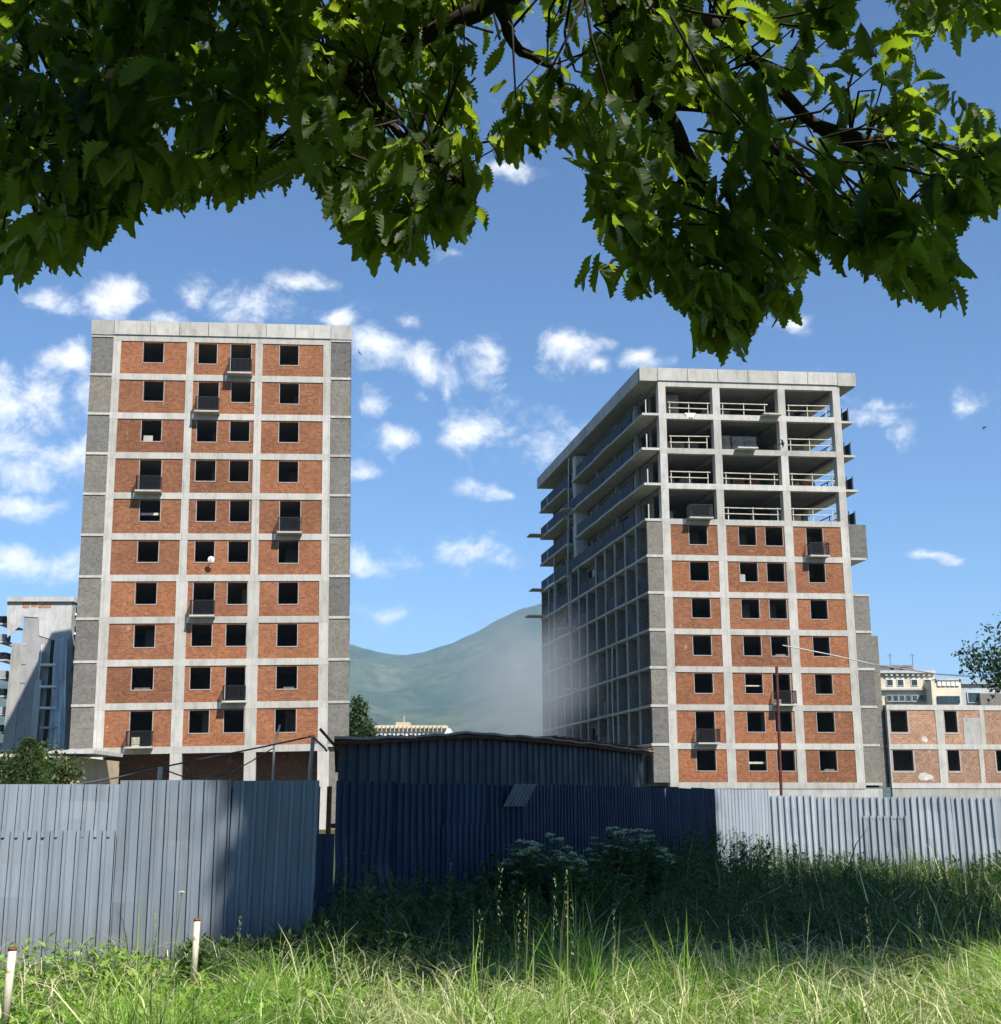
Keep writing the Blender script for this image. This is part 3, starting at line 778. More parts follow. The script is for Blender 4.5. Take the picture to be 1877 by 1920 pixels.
def dish():
    P = Vector((-27.907, 85.5, 0))
    c = atY(397, 1050, 86.12)
    t = thing('satellite_dish', 'small white satellite dish on the brick tower, below a middle window', 'satellite dish', c)
    vs, fs = [], []; n = 14
    for r_ in range(4):
        for k in range(n):
            a = 2 * math.pi * k / n; rr_ = 0.24 * (r_ + 0.3) / 3.3
            vs.append((rr_ * math.cos(a), -0.25 + 0.9 * (rr_ ** 2) - 0.05 * math.sin(a) * rr_, rr_ * math.sin(a)))
    for r_ in range(3):
        for k in range(n): fs.append((r_ * n + k, r_ * n + (k + 1) % n, (r_ + 1) * n + (k + 1) % n, (r_ + 1) * n + k))
    fs.append(tuple(range(n)))
    MB().add(vs, fs).build('reflector', 'white', t, True)
    MB().tube([(0, -0.24, -0.02), (-0.1, -0.1, -0.2), (-0.28, 0.25, -0.42)], 0.03).build('bracket', 'rail', t)
    MB().tube([(0, -0.24, -0.2), (0, -0.5, -0.05)], 0.015).build('feed_arm', 'wire', t)
dish()

# ------------------------------------------------------------------ low wing on the right
def wing():
    root = thing('brick_annex', 'low two storey unfinished brick annex with white beams and patched walls', 'building', RP, (0, 0, RANG))
    u0, u1 = 17.8, 29.5
    z = [3.10, 6.12, 9.22]; bh = 0.2
    cu = lambda px, py=1400: None
    def U(px, py):
        r = ray(px, py); d = Vector((math.cos(RANG), math.sin(RANG)))
        # intersect with facade line
        A = np.array([[r.x, -d.x], [r.y, -d.y]]); t, u = np.linalg.solve(A, np.array([RP.x, RP.y])); return u
    MB().box(u0 + 0.02, u1 + 0.0, 0.05, 0.4, -1, z[0] - bh).build('plinth', 'concrete_grey', root)
    for zz in z:
        MB().box(u0 - 0.0, u1 + 0.05, 0, 0.4, zz - bh, zz + bh).build('beam', 'concrete', root)
        MB().box(u0, u1, 0.4, 9, zz, zz + bh - 0.01).build('floor_slab', 'concrete_grey', root)
    rows = [(0, [(1675, 1713), (1775, 1800), (1869, 1895)], [1664, 1768, 1841], 1425), (1, [(1670, 1702), (1770, 1795), (1890, 1915)], [1660, 1762, 1842], 1352)]
    for k, ws, cs, py in rows:
        z0, z1 = z[k] + bh, z[k + 1] - bh
        hw = {0: 0.32, 1: 0.32, 2: 0.18}
        cc = [(U(c, py) - hw[i], U(c, py) + hw[i]) for i, c in enumerate(cs)]
        for a, b in cc: MB().box(max(a, u0), b, 0.006, 0.4, z0, z1).build('column', 'concrete', root)
        edges = [x for ab in cc for x in ab] + [u1]
        for i in range(3):
            p0, p1 = cc[i][1], (cc[i + 1][0] if i < 2 else u1)
            holes = []
            for w in ws:
                a, b = U(w[0], py), U(w[1], py)
                if p0 + 0.02 < (a + b) / 2 < p1 and b > a:
                    holes.append((max(a, p0 + 0.1), min(b, p1 - 0.1), z0 + 0.95, z1 - 0.08))
            p = wall_with_holes(MB(), p0, p1, 0.05, 0.3, z0, z1, holes).build('brick_panel', 'brick_wing', root)
            for h in holes: reveal(p, None, *h, v0=0.03, t=0.12)
    a, b = U(1806, 1352), U(1838, 1352)
    MB().box(a, b, 0.02, 0.049, z[1] + bh, z[2] - bh - 0.6).build('render_patch', 'concrete_grey', root)
    for (pa, pb, ya, yb) in ((1725, 1742, 1380, 1393), (1722, 1750, 1448, 1465)):
        za, zb = atY(pa, yb, 98.6).z, atY(pa, ya, 98.6).z
        ua, ub = U(pa, ya), U(pb, ya); n = 11; rp = random.Random(pa); ring = []
        for i in range(n):
            a = 2 * math.pi * i / n; q = rp.uniform(.62, 1.12)
            ring.append(((ua + ub) / 2 + (ub - ua) / 2 * q * math.cos(a), (za + zb) / 2 + (zb - za) / 2 * q * math.sin(a)))
        MB().add([(x, .03, z) for x, z in ring] + [(x, .049, z) for x, z in ring], [tuple(range(n))] + [(i, n + i, n + (i + 1) % n, (i + 1) % n) for i in range(n)]).build('plaster_patch', 'plaster', root)
    MB().box(u0 + 0.1, u1, 4.0, 4.2, z[0], z[2]).build('partition_wall', 'block', root)
    MB().box(u1 - 0.2, u1, 0.41, 9, 0, z[2]).build('side_wall', 'block_side', root)
wing()

# ------------------------------------------------------------------ background buildings
def px_box(mb, x0, x1, y0, y1, Y, depth=0.0, v0=0.0):
    a, b = atY(x0, y1, Y), atY(x1, y0, Y)
    return mb.box(a.x, b.x, Y + v0, Y + depth, a.z, b.z)

def cream_house():
    Y = 190
    root = thing('apartment_house', 'old cream apartment house with white framed windows behind the brick annex', 'building', (0, 0, 0))
    px_box(MB(), 1645, 1752, 1262, 1420, Y, 14).build('wall', 'cream', root)
    px_box(MB(), 1643, 1754, 1257, 1262, Y - 0.5, 14.5).build('cornice', 'panel_grey', root)
    for i in range(9): px_box(MB(), 1660 + i * 10, 1664 + i * 10, 1263, 1267, Y - 0.35, 0.3).build('bracket', 'panel_grey', root)
    px_box(MB(), 1645, 1708, 1250, 1257, Y + 1, 8).build('attic', 'white', root)
    px_box(MB(), 1640, 1713, 1247, 1250, Y + 0.2, 10).build('attic_roof', 'roof_sheet', root)
    for x in (1673, 1690): px_box(MB(), x - 3, x + 3, 1252, 1256, Y + 0.9, 0.09).build('attic_window', 'pane', root)
    for x, y in ((1669, 1280), (1689, 1280), (1715, 1280), (1739, 1280)):
        f = px_box(MB(), x - 6, x + 6, y - 7, y + 6, Y - 0.12, 0.1).build('window', 'white', root)
        px_box(MB(), x - 4.8, x - 0.6, y - 5.8, y + 4.8, Y - 0.17, 0.045).build('pane', 'pane', f)
        px_box(MB(), x + 0.6, x + 4.8, y - 5.8, y + 4.8, Y - 0.17, 0.045).build('pane', 'pane', f)
    px_box(MB(), 1648, 1752, 1291, 1294, Y - 0.6, 0.58).build('ledge', 'panel_grey', root)
    for i in range(7):
        f = px_box(MB(), 1663 + i * 12, 1673 + i * 12, 1303, 1316, Y - 0.3, 0.28).build('balcony_window', 'panel_dark', root)
        px_box(MB(), 1664.5 + i * 12, 1671.5 + i * 12, 1304, 1313, Y - 0.36, 0.055).build('pane', 'pane', f)
    px_box(MB(), 1757, 1801, 1276, 1420, Y - 3, 12).build('balcony_bay', 'cream', root)
    px_box(MB(), 1756, 1803, 1272, 1275.6, Y - 3.3, 12).build('bay_roof', 'panel_grey', root)
    for i in range(5):
        px_box(MB(), 1758.5 + i * 8.5, 1764.5 + i * 8.5, 1278, 1286, Y - 3.2, 0.18).build('bay_window', 'white', root)
        px_box(MB(), 1758.5 + i * 8.5, 1765.5 + i * 8.5, 1305, 1318, Y - 3.2, 0.18).build('bay_window', 'pane', root)
    for x in (1670, 1712):
        b = atY(x, 1250, Y + 3)
        MB().tube([b, b + Vector((0, 0, 2.1))], 0.05).tube([b + Vector((-0.5, 0, 1.7)), b + Vector((0.5, 0, 1.7))], 0.03).build('aerial', 'wire', root)
    px_box(MB(), 1712, 1720, 1252, 1258, Y + 3, 1.5).build('chimney', 'panel_dark', root)
cream_house()

def grey_house():
    Y = 260
    root = thing('grey_house', 'pale grey building with one dark window at the right edge', 'building')
    px_box(MB(), 1805, 1960, 1283, 1440, Y, 16).build('wall', 'haze_grey', root)
    px_box(MB(), 1803, 1962, 1278, 1282.6, Y - 0.6, 17).build('roof_edge', 'panel_grey', root)
    f = px_box(MB(), 1815, 1840, 1297, 1318, Y - 0.3, 0.28).build('window', 'panel_grey', root)
    px_box(MB(), 1817, 1838, 1299, 1316, Y - 0.36, 0.055).build('pane', 'pane', f)
    px_box(MB(), 1850, 1960, 1300, 1440, Y - 1.5, 1.2).build('stone_bay', 'block', root)
grey_house()

def white_house():
    Y = 165
    root = thing('white_house', 'low white house with ribbed parapet seen over the shed roof', 'building')
    px_box(MB(), 690, 845, 1366, 1480, Y, 12).build('wall', 'white', root)
    px_box(MB(), 695, 838, 1360, 1365.5, Y - 0.5, 12.5).build('parapet', 'cream', root)
    for i in range(17): px_box(MB(), 699 + i * 8, 701 + i * 8, 1360.5, 1372, Y - 0.75, 0.24).build('parapet_rib', 'beige', root)
    for x in (712, 732, 752, 772): 
        f = px_box(MB(), x - 6, x + 6, 1377, 1390, Y - 0.2, 0.18).build('window', 'panel_grey', root)
        px_box(MB(), x - 4.5, x + 4.5, 1378, 1389, Y - 0.26, 0.055).build('pane', 'pane', f)
    px_box(MB(), 742, 768, 1354, 1360, Y + 2, 3).build('roof_hut', 'beige', root)
    b = atY(757, 1354, Y + 3); MB().tube([b, b + Vector((0, 0, 0.9))], 0.12).build('flue', 'panel_dark', root)
white_house()

def dust_plume():
    m = bpy.data.materials.new('pale dust'); m.use_nodes = True; nt = m.node_tree; nt.nodes.clear()
    o = N(nt, 'ShaderNodeOutputMaterial'); v = N(nt, 'ShaderNodeVolumePrincipled')
    v.inputs['Color'].default_value = (0.86, 0.93, 0.97, 1); v.inputs['Density'].default_value = 0.09
    nt.links.new(v.outputs[0], o.inputs['Volume'])
    c = atY(975, 1315, 90); vs, fs = [], []; nu, nr = 36, 12
    for side in (-1, 1):                       # a soft-edged lens of dust: thick in the middle, thinning to nothing
        for j in range(1, nr + 1):
            q = j / nr
            for i in range(nu):
                a = 2 * math.pi * i / nu; k = 1 + 0.10 * math.sin(3 * a) + 0.06 * math.sin(7 * a + 1)
                x = 6.0 * q * k * math.cos(a); z = 8.6 * q * k * math.sin(a)
                vs.append((c.x + x + 0.12 * z, c.y + side * (0.02 + 5.0 * (1 - q * q) ** 2.4), max(0.3, c.z + z)))
        vs.append((c.x, c.y + side * 5.0, c.z))
    n1 = nu * nr + 1
    for sd in (0, 1):
        o_ = sd * n1
        for i in range(nu):
            fs.append((o_ + n1 - 1, o_ + i, o_ + (i + 1) % nu))
            for j in range(nr - 1): fs.append((o_ + j * nu + i, o_ + (j + 1) * nu + i, o_ + (j + 1) * nu + (i + 1) % nu, o_ + j * nu + (i + 1) % nu))
    for i in range(nu): fs.append(((nr - 1) * nu + i, n1 + (nr - 1) * nu + i, n1 + (nr - 1) * nu + (i + 1) % nu, (nr - 1) * nu + (i + 1) % nu))
    ob = MB().add(vs, fs).build('dust_haze', m)
    import bmesh
    bm = bmesh.new(); bm.from_mesh(ob.data); bmesh.ops.recalc_face_normals(bm, faces=bm.faces); bm.to_mesh(ob.data); bm.free()
    tag(ob, 'pale dust drifting beside the far end of the right block', kind='stuff')
dust_plume()

def grey_block():
    Y = 112
    root = thing('panel_block', 'weathered grey panel block draped in torn white sheeting left of the tower', 'building')
    A = lambda x, y: atY(x, y, Y)
    px_box(MB(), 14, 138, 1128, 1500, Y, 12).build('wall', 'panel_dark', root)
    px_box(MB(), 13, 139, 1119, 1127.6, Y - 0.3, 12.2).build('parapet', 'panel_grey', root)
    # light upper render above the torn edge
    up = [(14, 1128), (136, 1120), (132, 1198), (100, 1200), (74, 1192), (72, 1158), (44, 1156), (40, 1172), (28, 1182), (14, 1196)]
    f0 = [A(x, y) for x, y in up]
    vs = [(p.x, Y - 0.06, p.z) for p in f0] + [(p.x, Y - 0.005, p.z) for p in f0]; n = len(up)
    MB().add(vs, [tuple(range(n - 1, -1, -1))] + [(i, (i + 1) % n, n + (i + 1) % n, n + i) for i in range(n)]).build('render_skin', 'panel_grey', root)
    for (x0, x1, y0, y1) in ((42, 56, 1124, 1140), (58, 70, 1126, 1138), (71, 96, 1132, 1140)):
        px_box(MB(), x0, x1, y0, y1, Y - 0.075, 0.012).build('bare_patch', 'brick_wing', root)
    for y in range(1208, 1480, 35): px_box(MB(), 18, 48, y, y + 2.4, Y - 0.05, 0.045).build('panel_joint', 'concrete_grey', root)
    px_box(MB(), 20, 22.5, 1206, 1470, Y - 0.052, 0.045).build('panel_joint', 'concrete_grey', root)
    # stair slot: flat dark panel for its inner shade, plus landings
    px_box(MB(), 78, 104, 1200, 1412, Y - 0.03, 0.025).build('slot_shade_panel', 'dark', root)
    for y, m in ((1244, 'white'), (1285, 'white'), (1325, 'white'), (1362, 'panel_grey')):
        px_box(MB(), 74, 106, y, y + 4, Y - 1.1, 1.05).build('landing', m, root)
    px_box(MB(), 54, 78, 1275, 1412, Y - 0.45, 0.4).build('pier', 'panel_grey', root)
    px_box(MB(), 72, 79, 1208, 1275, Y - 0.5, 0.45).build('pier', 'white', root)
    # hanging sheeting
    vs, fs = [], []; nx, nz = 12, 20
    tl, tr, bl, br = A(110, 1198), A(134, 1198), A(98, 1408), A(128, 1408)
    for j in range(nz):
        t = j / (nz - 1)
        for i in range(nx):
            s = i / (nx - 1); p = tl.lerp(tr, s).lerp(bl.lerp(br, s), t)
            vs.append((p.x, Y - 0.9 - 0.28 * math.sin(i * 1.9 + 0.5 * math.sin(t * 5)) - 0.2 * t * math.sin(t * 9 + i), p.z + 0.2 * math.sin(i * 1.2) * (1 if j in (0, nz - 1) else 0)))
    fs = [(j * nx + i, j * nx + i + 1, (j + 1) * nx + i + 1, (j + 1) * nx + i) for j in range(nz - 1) for i in range(nx - 1)]
    MB().add(vs, fs).build('sheeting', 'sheeting', root, True)
    # balconies on both flanks
    for i, y in enumerate(range(1168, 1480, 34)):
        px_box(MB(), -6, 12.5, y, y + 3, Y + 1, 4).build('balcony', 'panel_grey', root)
        px_box(MB(), -4, 11, y - 13, y - 0.5, Y + 1.1, 0.2 + 1.0).build('balcony_front', 'panel_dark' if i % 2 else 'navy_glass', root)
    for y in range(1150, 1420, 36):
        px_box(MB(), 138.5, 150, y, y + 3.5, Y + 0.6, 4).build('balcony', 'white', root)
        px_box(MB(), 138.5, 147, y - 12, y - 0.5, Y + 0.8, 1.0).build('balcony_front', 'rail', root)
    px_box(MB(), 138.3, 152, 1130, 1500, Y + 5, 12).build('rear_wall', 'panel_dark', root)
grey_block()

def low_house():
    Y = 78
    root = thing('low_house', 'low beige plastered house with a flat slab canopy beside the tower', 'building')
    px_box(MB(), -30, 152, 1420, 1600, Y, 8).build('wall', 'beige', root)
    px_box(MB(), 84, 176, 1406, 1413, Y - 1.2, 6).build('canopy', 'panel_grey', root)
    px_box(MB(), -34, 60, 1413.5, 1419.5, Y - 0.6, 8).build('roof_edge', 'cream', root)
    px_box(MB(), 62, 128, 1445, 1600, Y - 0.1, 0.09).build('doorway_shade_panel', 'dark', root)  # flat dark panel, the shade inside the door is only colour
    px_box(MB(), 118, 125, 1414, 1460, Y - 0.4, 0.38).build('downpipe', 'rust', root)
low_house()

# ------------------------------------------------------------------ fence
def corrugated(p0, p1, z0, z1, pitch, depth, rows=7, dent=0.0, phase=0.0, lean=0.0, off=0.0, seed=0, skew=0.0):
    r_ = random.Random(seed)
    p0 = Vector((p0[0], p0[1], 0)); p1 = Vector((p1[0], p1[1], 0))
    d = p1 - p0; Ls = d.length; d.normalize()
    nrm = Vector((d.y, -d.x, 0))
    if nrm.dot(p0) > 0: nrm = -nrm
    us = []
    k = 0; u = -phase
    prof = [(0.0, 0), (0.64, 0), (0.71, 1), (0.93, 1)]
    while u < Ls:
        for a, h in prof:
            q = u + a * pitch
            if 0 <= q <= Ls: us.append((q, h))
        u += pitch
    if us[0][0] > 0.004: us = [(0, us[0][1])] + us
    if us[-1][0] < Ls - 0.004: us.append((Ls, us[-1][1]))
    bumps = [(r_.uniform(0, Ls), r_.uniform(z0, z1), r_.uniform(0.08, 0.25), r_.uniform(-1, 1) * dent) for _ in range(4 if dent else 0)]
    vs, fs = [], []; n = len(us)
    jag = r_.uniform(-.015, .015); tilt = r_.uniform(-.012, .012)
    for j in range(rows):
        t = j / (rows - 1); z = z0 + (z1 - z0) * t
        if j == rows - 1: z += jag
        for (q, h) in us:
            o = h * depth + off + lean * t
            for (bu, bz, br, ba) in bumps: o += ba * math.exp(-((q - bu) ** 2 + (z - bz) ** 2) / br ** 2)
            p = p0 + d * (q + skew * (t - 0.5)) + nrm * o
            vs.append((p.x, p.y, z + tilt * q * t))
    fs = [(j * n + i, j * n + i + 1, (j + 1) * n + i + 1, (j + 1) * n + i) for j in range(rows - 1) for i in range(n - 1)]
    return MB().add(vs, fs)

def P2(x, Y): return (gx(x, Y), Y)
def fence_run(name, label, pts, mats, sheetw, pitch, depth, dent, seed, rails=(0.45, 1.55), top_jit=0.0):
    """pts: list of ((X,Y), top height)."""
    root = thing(name, label, 'fence')
    sd = seed; sheets = []
    for (a, ha), (b, hb) in zip(pts[:-1], pts[1:]):
        a_, b_ = Vector(a), Vector(b); L_ = (b_ - a_).length; n = max(1, round(L_ / sheetw))
        for i in range(n):
            s, e = a_.lerp(b_, i / n), a_.lerp(b_, (i + 1) / n + (0.03 / L_ if i < n - 1 else 0))
            h = ha + (hb - ha) * (i + 0.5) / n
            sd += 1; rr_ = random.Random(sd)
            mt = mats[sd % len(mats)]
            top = h + rr_.uniform(-top_jit, top_jit)
            off = (sd % 2) * 0.006
            if rr_.random() < 0.28 and dent:
                zc = top - rr_.uniform(0.45, 0.75)
                o = corrugated(s, e, zc - 0.02, top, pitch, depth, 4, dent, 0, 0, off, sd).build('fence_sheet', mt, root)
                o = corrugated(s, e, -0.15, zc + 0.05, pitch, depth, 6, dent, 0.03, 0, off + 0.014, sd + 500, rr_.uniform(-.03, .03)).build('fence_sheet', mt, root)
            else:
                o = corrugated(s, e, -0.15, top, pitch, depth, 8, dent, 0, 0, off, sd, rr_.uniform(-.03, .03)).build('fence_sheet', mt, root)
        d = (b_ - a_).normalized(); nr = Vector((d.y, -d.x))
        if nr.dot(a_) > 0: nr = -nr
        for z in rails:
            p, q = a_ - nr * 0.05, b_ - nr * 0.05
            MB().tube([(p.x, p.y, z), (q.x, q.y, z)], 0.025, 4).build('rail', 'rust', root)
        k = max(1, round(L_ / 2.4))
        for i in range(k + 1):
            p = a_.lerp(b_, i / k) - nr * 0.09
            MB().tube([(p.x, p.y, -0.2), (p.x, p.y, min(ha, hb) - 0.06)], 0.03, 6).build('post', 'rust', root)
    return root

def fz(y, Y): return atY(938, y, Y).z
LA, LB = P2(-260, 13.0), P2(596, 13.9)
def lerp2(t): return (LA[0] + (LB[0] - LA[0]) * t, LA[1] + (LB[1] - LA[1]) * t)
fl_pts = [(lerp2(t), h) for t, h in ((0, 1.965), (0.28, 1.985), (0.55, 2.01), (0.8, 2.035), (1.0, 2.055))]
fence_run('corrugated_fence', 'dented blue grey corrugated fence at left, half in sun and half in shade', fl_pts, ['fence_blue'], 0.95, 0.132, 0.034, 0.04, 40)
# low sheet closing the gap where the tower's column shows
MC = P2(629, 14.0)
fence_run('fence_gap_sheet', 'single low dark sheet in the gap between left and middle fences', [(LB, 1.46), (MC, 1.46)], ['fence_navy_shade'], 1.0, 0.125, 0.02, 0.01, 90, rails=(0.5,))
MD, ME, MF = P2(985, 17.6), P2(1340, 28.2), P2(1440, 29.6)
fence_run('corrugated_fence', 'dark blue corrugated fence in shade in front of the shed', [(MC, fz(1464, 14.0)), (MD, fz(1471, 17.6)), (ME, fz(1478, 28.2))], ['fence_navy_shade'], 1.0, 0.14, 0.028, 0.035, 120)
fence_run('corrugated_fence', 'short light grey sunlit fence section right of the dark fence', [(ME, fz(1479, 28.2)), (MF, fz(1481, 29.6))], ['fence_mid'], 1.05, 0.13, 0.022, 0.0, 180)
fence_run('corrugated_fence', 'pale galvanised corrugated fence along the right, bright in the sun', [(P2(1440, 29.62), fz(1492, 29.6)), (P2(1700, 28.6), fz(1495, 28.6)), (P2(1960, 27.6), fz(1494, 27.6))], ['fence_pale'], 1.1, 0.15, 0.035, 0.03, 210)
# bent sheet tied over the dark fence
def bent_sheet():
    a, b = P2(944, 17.05), P2(983, 17.35)
    o = corrugated(a, b, fz(1512, 17.2), fz(1469, 17.2), 0.07, 0.02, 5, 0.0, 0, 0.10, 0.06, 3, 0.12).build('loose_sheet', 'fence_blue')
    tag(o, 'small bent blue grey sheet propped on top of the dark fence', 'metal sheet')
bent_sheet()

# ------------------------------------------------------------------ shed
def shed():
    root = thing('metal_shed', 'dark corrugated metal shed with low rusty roof behind the fence', 'shed')
    A, B = Vector(P2(632, 17.0)), Vector(P2(1206, 30.0))
    n = 15
    d = (B - A); L_ = d.length; dn = d.normalized(); nr = Vector((dn.y, -dn.x))
    if nr.dot(A) > 0: nr = -nr
    def roofz(t):
        # px roofline: 605..1222
        key = [(0.0, 2.50), (0.30, 2.78), (0.42, 2.86), (0.7, 2.86), (1.0, 2.86)]
        return float(np.interp(t, [k for k, _ in key], [z for _, z in key]))
    # wall heights from the roofline in the photograph
    xs = [632, 720, 800, 860, 940, 1020, 1100, 1160, 1206]; ys = [1392, 1387, 1382, 1379, 1383, 1390, 1398, 1406, 1411]
    tt, zz = [], []
    for x, y in zip(xs, ys):
        k = (x - 938.5) / F * math.cos(PITCH)
        t = (k * A.y - A.x) / (d.x - k * d.y); Y = A.y + d.y * t
        tt.append(t); zz.append(atY(938, y, Y).z)
    for i in range(n):
        s, e = A.lerp(B, i / n), A.lerp(B, (i + 1) / n)
        h = float(np.interp((i + .5) / n, tt, zz))
        corrugated(s, e, -0.1, h - 0.02, 0.30, 0.03, 4, 0.0, 0, 0, 0, i).build('wall_sheet', 'shed', root)
    # back and side walls
    sv = Vector((-0.09, 0.995)) * 5.0
    back = [A + sv, B + sv]
    for (p, q) in ((A, back[0]), (back[0], back[1]), (B, back[1])):
        corrugated(p, q, -0.1, 2.25, 0.30, 0.03, 3, 0, 0, 0, 0, 9).build('wall_sheet', 'shed', root)
    # roof: undulating sheet with real thickness, eave proud of the wall
    m = MB(); nn = 40; vs, fs = [], []
    for i in range(nn + 1):
        t = -0.035 + 1.065 * i / nn
        p = A + d * t; z = float(np.interp(t, tt, zz)) + 0.012 * math.sin(i * 1.9) + 0.008 * math.sin(i * 0.7)
        for (o, dz) in ((0.22, 0.02), (0.22, 0.055), (None, -0.25), (None, -0.29)):
            q = p + nr * o if o else p + sv * 1.05; vs.append((q.x, q.y, z + dz))
    for i in range(nn):
        for k in range(4):
            k2 = (k + 1) % 4; fs.append((i * 4 + k, i * 4 + k2, (i + 1) * 4 + k2, (i + 1) * 4 + k))
    fs += [(0, 1, 2, 3), (nn * 4, nn * 4 + 3, nn * 4 + 2, nn * 4 + 1)]
    m.add(vs, fs).build('roof', 'roof_sheet', root)
    m = MB()
    pts = []
    for i in range(14):
        t = -0.02 + 1.03 * i / 13; p = A + d * t + nr * 0.15; pts.append((p.x, p.y, float(np.interp(t, tt, zz)) - 0.015))
    m.tube(pts, 0.03, 4).build('eave_batten', 'rust', root)
    # little purlin ends along the right eave
    for i in range(16):
        t = 0.55 + 0.46 * i / 15; p = A + d * t; z = float(np.interp(t, tt, zz)) + 0.085
        q = p + nr * 0.25; r_ = p - nr * 0.3
        MB().tube([(q.x, q.y, z), (r_.x, r_.y, z - 0.02)], 0.03, 4).build('purlin_end', 'rust', root)
    p = A + nr * 0.1
    MB().tube([(p.x - 0.35, p.y, 2.78), (p.x + 0.02, p.y, 2.38)], 0.02, 4).build('strut', 'rust', root)
shed()

# ------------------------------------------------------------------ poles, cables, posts
def pole(name, label, x0, y0, x1, y1, Y, rad, mat, cat='pole', extra=None):
    a, b = atY(x0, y0, Y), atY(x1, y1, Y); a.z = -0.1
    pts = [a, b] if not extra else [a] + [atY(*e, Y) for e in extra] + [b]
    return tag(MB().tube(pts, rad, 7).build(name, mat), label, cat)
pole('utility_pole', 'thin dark red pole standing in front of the right brick block', 1463, 1495, 1456, 1250, 36, 0.045, 'dark_red')
pole('timber_stake', 'short pale stake above the left fence carrying a wire', 299, 1470, 301, 1438, 17, 0.035, 'timber')
pole('bent_pole', 'bent pale pole beside the shed holding the cable end', 580, 1470, 587, 1380, 17.5, 0.03, 'timber', extra=[(582, 1440), (586, 1400)])
pole('leaning_stick', 'thin leaning stick in front of the tower windows', 512, 1470, 525, 1359, 19, 0.018, 'timber', cat='stick', extra=[(514, 1400)])
def cable(label, pts, Y, rad, mat):
    P = [atY(x, y, Yy) for (x, y), Yy in zip(pts, Y)]
    out = []
    for i in range(len(P) - 1):
        for k in range(6): out.append(P[i].lerp(P[i + 1], k / 6))
    out.append(P[-1])
    return tag(MB().tube(out, rad, 5).build('cable', mat), label, 'cable')
cable('dark cable rising from the left fence to the bent pole', [(140, 1472), (220, 1458), (301, 1439), (400, 1419), (500, 1399), (587, 1380)], [17, 17, 17, 17.2, 17.4, 17.5], 0.012, 'wire')
cable('slack grey cable sagging from the short stake towards the leaning stick', [(301, 1441), (340, 1455), (385, 1460), (430, 1450), (470, 1428), (513, 1402)], [17, 17.4, 17.8, 18.2, 18.6, 19], 0.010, 'wire')
cable('white cable strung across the right block to the right edge', [(1468, 1210), (1560, 1228), (1640, 1246), (1760, 1264), (1900, 1273)], [60, 58, 56, 50, 42], 0.030, 'wire_white')
cable('dark wire from the bent pole over the shed corner', [(587, 1382), (608, 1402), (612, 1408)], [17.5, 17.2, 17.0], 0.016, 'wire')

def marker(label, x, top, Y, rad, lean):
    a = atY(x, top, Y)
    t = thing('marker_post', label, 'post', (a.x, Y, 0), (0, lean, 0), 'metal marker posts in the grass')
    h = a.z
    MB().tube([(0, 0, -0.3), (0, 0, h * 0.45)], [rad * .97, rad * .97], 12).build('rusty_foot', 'rust', t, True)
    MB().tube([(0, 0, h * 0.45 + 0.001), (0, 0, h - 0.02)], rad, 12).build('pipe', PIPE, t, True)
    MB().tube([(0, 0, h - 0.0195), (0, 0, h)], rad * 1.08, 12).build('cap', 'rust', t, True)
def pipe_mat():
    m, nt, b = mat_base('chipped cream paint', 0.6, 0.3)
    tc = N(nt, 'ShaderNodeTexCoord').outputs['Object']
    f = noise(nt, tc, 22, 5, 0.65)
    nt.links.new(ramp(nt, f, [(0.58, (0.62, 0.56, 0.44)), (0.64, (0.34, 0.17, 0.09))]), b.inputs['Base Color']); return m
PIPE = pipe_mat()
marker('white rusty pipe post near the middle of the left fence', 368, 1722, 10.6, 0.026, 0.01)
marker('rusty pipe post at the lower left corner', 19, 1776, 8.6, 0.027, 0.02)

# ------------------------------------------------------------------ birds
def bird(label, x, y, Y, span, roll, yaw):
    s = span / 2
    vs = [(0, 0.5 * s, 0), (0.09 * s, 0.25 * s, 0.02 * s), (-0.09 * s, 0.25 * s, 0.02 * s), (0, 0.2 * s, 0.10 * s), (0, 0.2 * s, -0.08 * s),
          (0.08 * s, -0.2 * s, 0), (-0.08 * s, -0.2 * s, 0), (0, -0.2 * s, 0.07 * s), (0, -0.2 * s, -0.05 * s),
          (0.14 * s, -0.75 * s, 0), (-0.14 * s, -0.75 * s, 0), (0, -0.52 * s, 0.01 * s),
          (0.55 * s, 0.22 * s, 0.16 * s), (1.0 * s, -0.30 * s, 0.05 * s), (0.5 * s, -0.02 * s, 0.14 * s),
          (-0.55 * s, 0.22 * s, 0.16 * s), (-1.0 * s, -0.30 * s, 0.05 * s), (-0.5 * s, -0.02 * s, 0.14 * s)]
    fs = [(0, 1, 3), (0, 3, 2), (0, 4, 1), (0, 2, 4), (1, 5, 7, 3), (2, 3, 7, 6), (1, 4, 8, 5), (2, 6, 8, 4), (5, 9, 11), (5, 11, 7), (6, 11, 10), (6, 7, 11), (5, 8, 11), (6, 11, 8),
          (1, 12, 14, 5), (12, 13, 14), (2, 6, 17, 15), (15, 17, 16)]
    o = MB().add(vs, fs).build('bird', 'bird')
    o.location = atY(x, y, Y); o.rotation_euler = (R(35), R(roll), R(yaw))
    tag(o, label, 'bird', 'swallows in the sky')
bird('small dark bird gliding beside the top of the brick tower', 674, 662, 46, 0.46, 40, 60)
bird('small dark bird flying in open sky at the right', 1846, 802, 46, 0.34, 20, 200)
bird('black swallow with spread wings in front of the open concrete floors', 1467, 832, 50, 0.55, 70, -80)
bird('tiny dark bird just above the right block roof', 1388, 681, 60, 0.35, 20, 30)

# ------------------------------------------------------------------ vegetation helpers
def unit(a): return a / np.maximum(np.linalg.norm(a, axis=-1, keepdims=True), 1e-9)

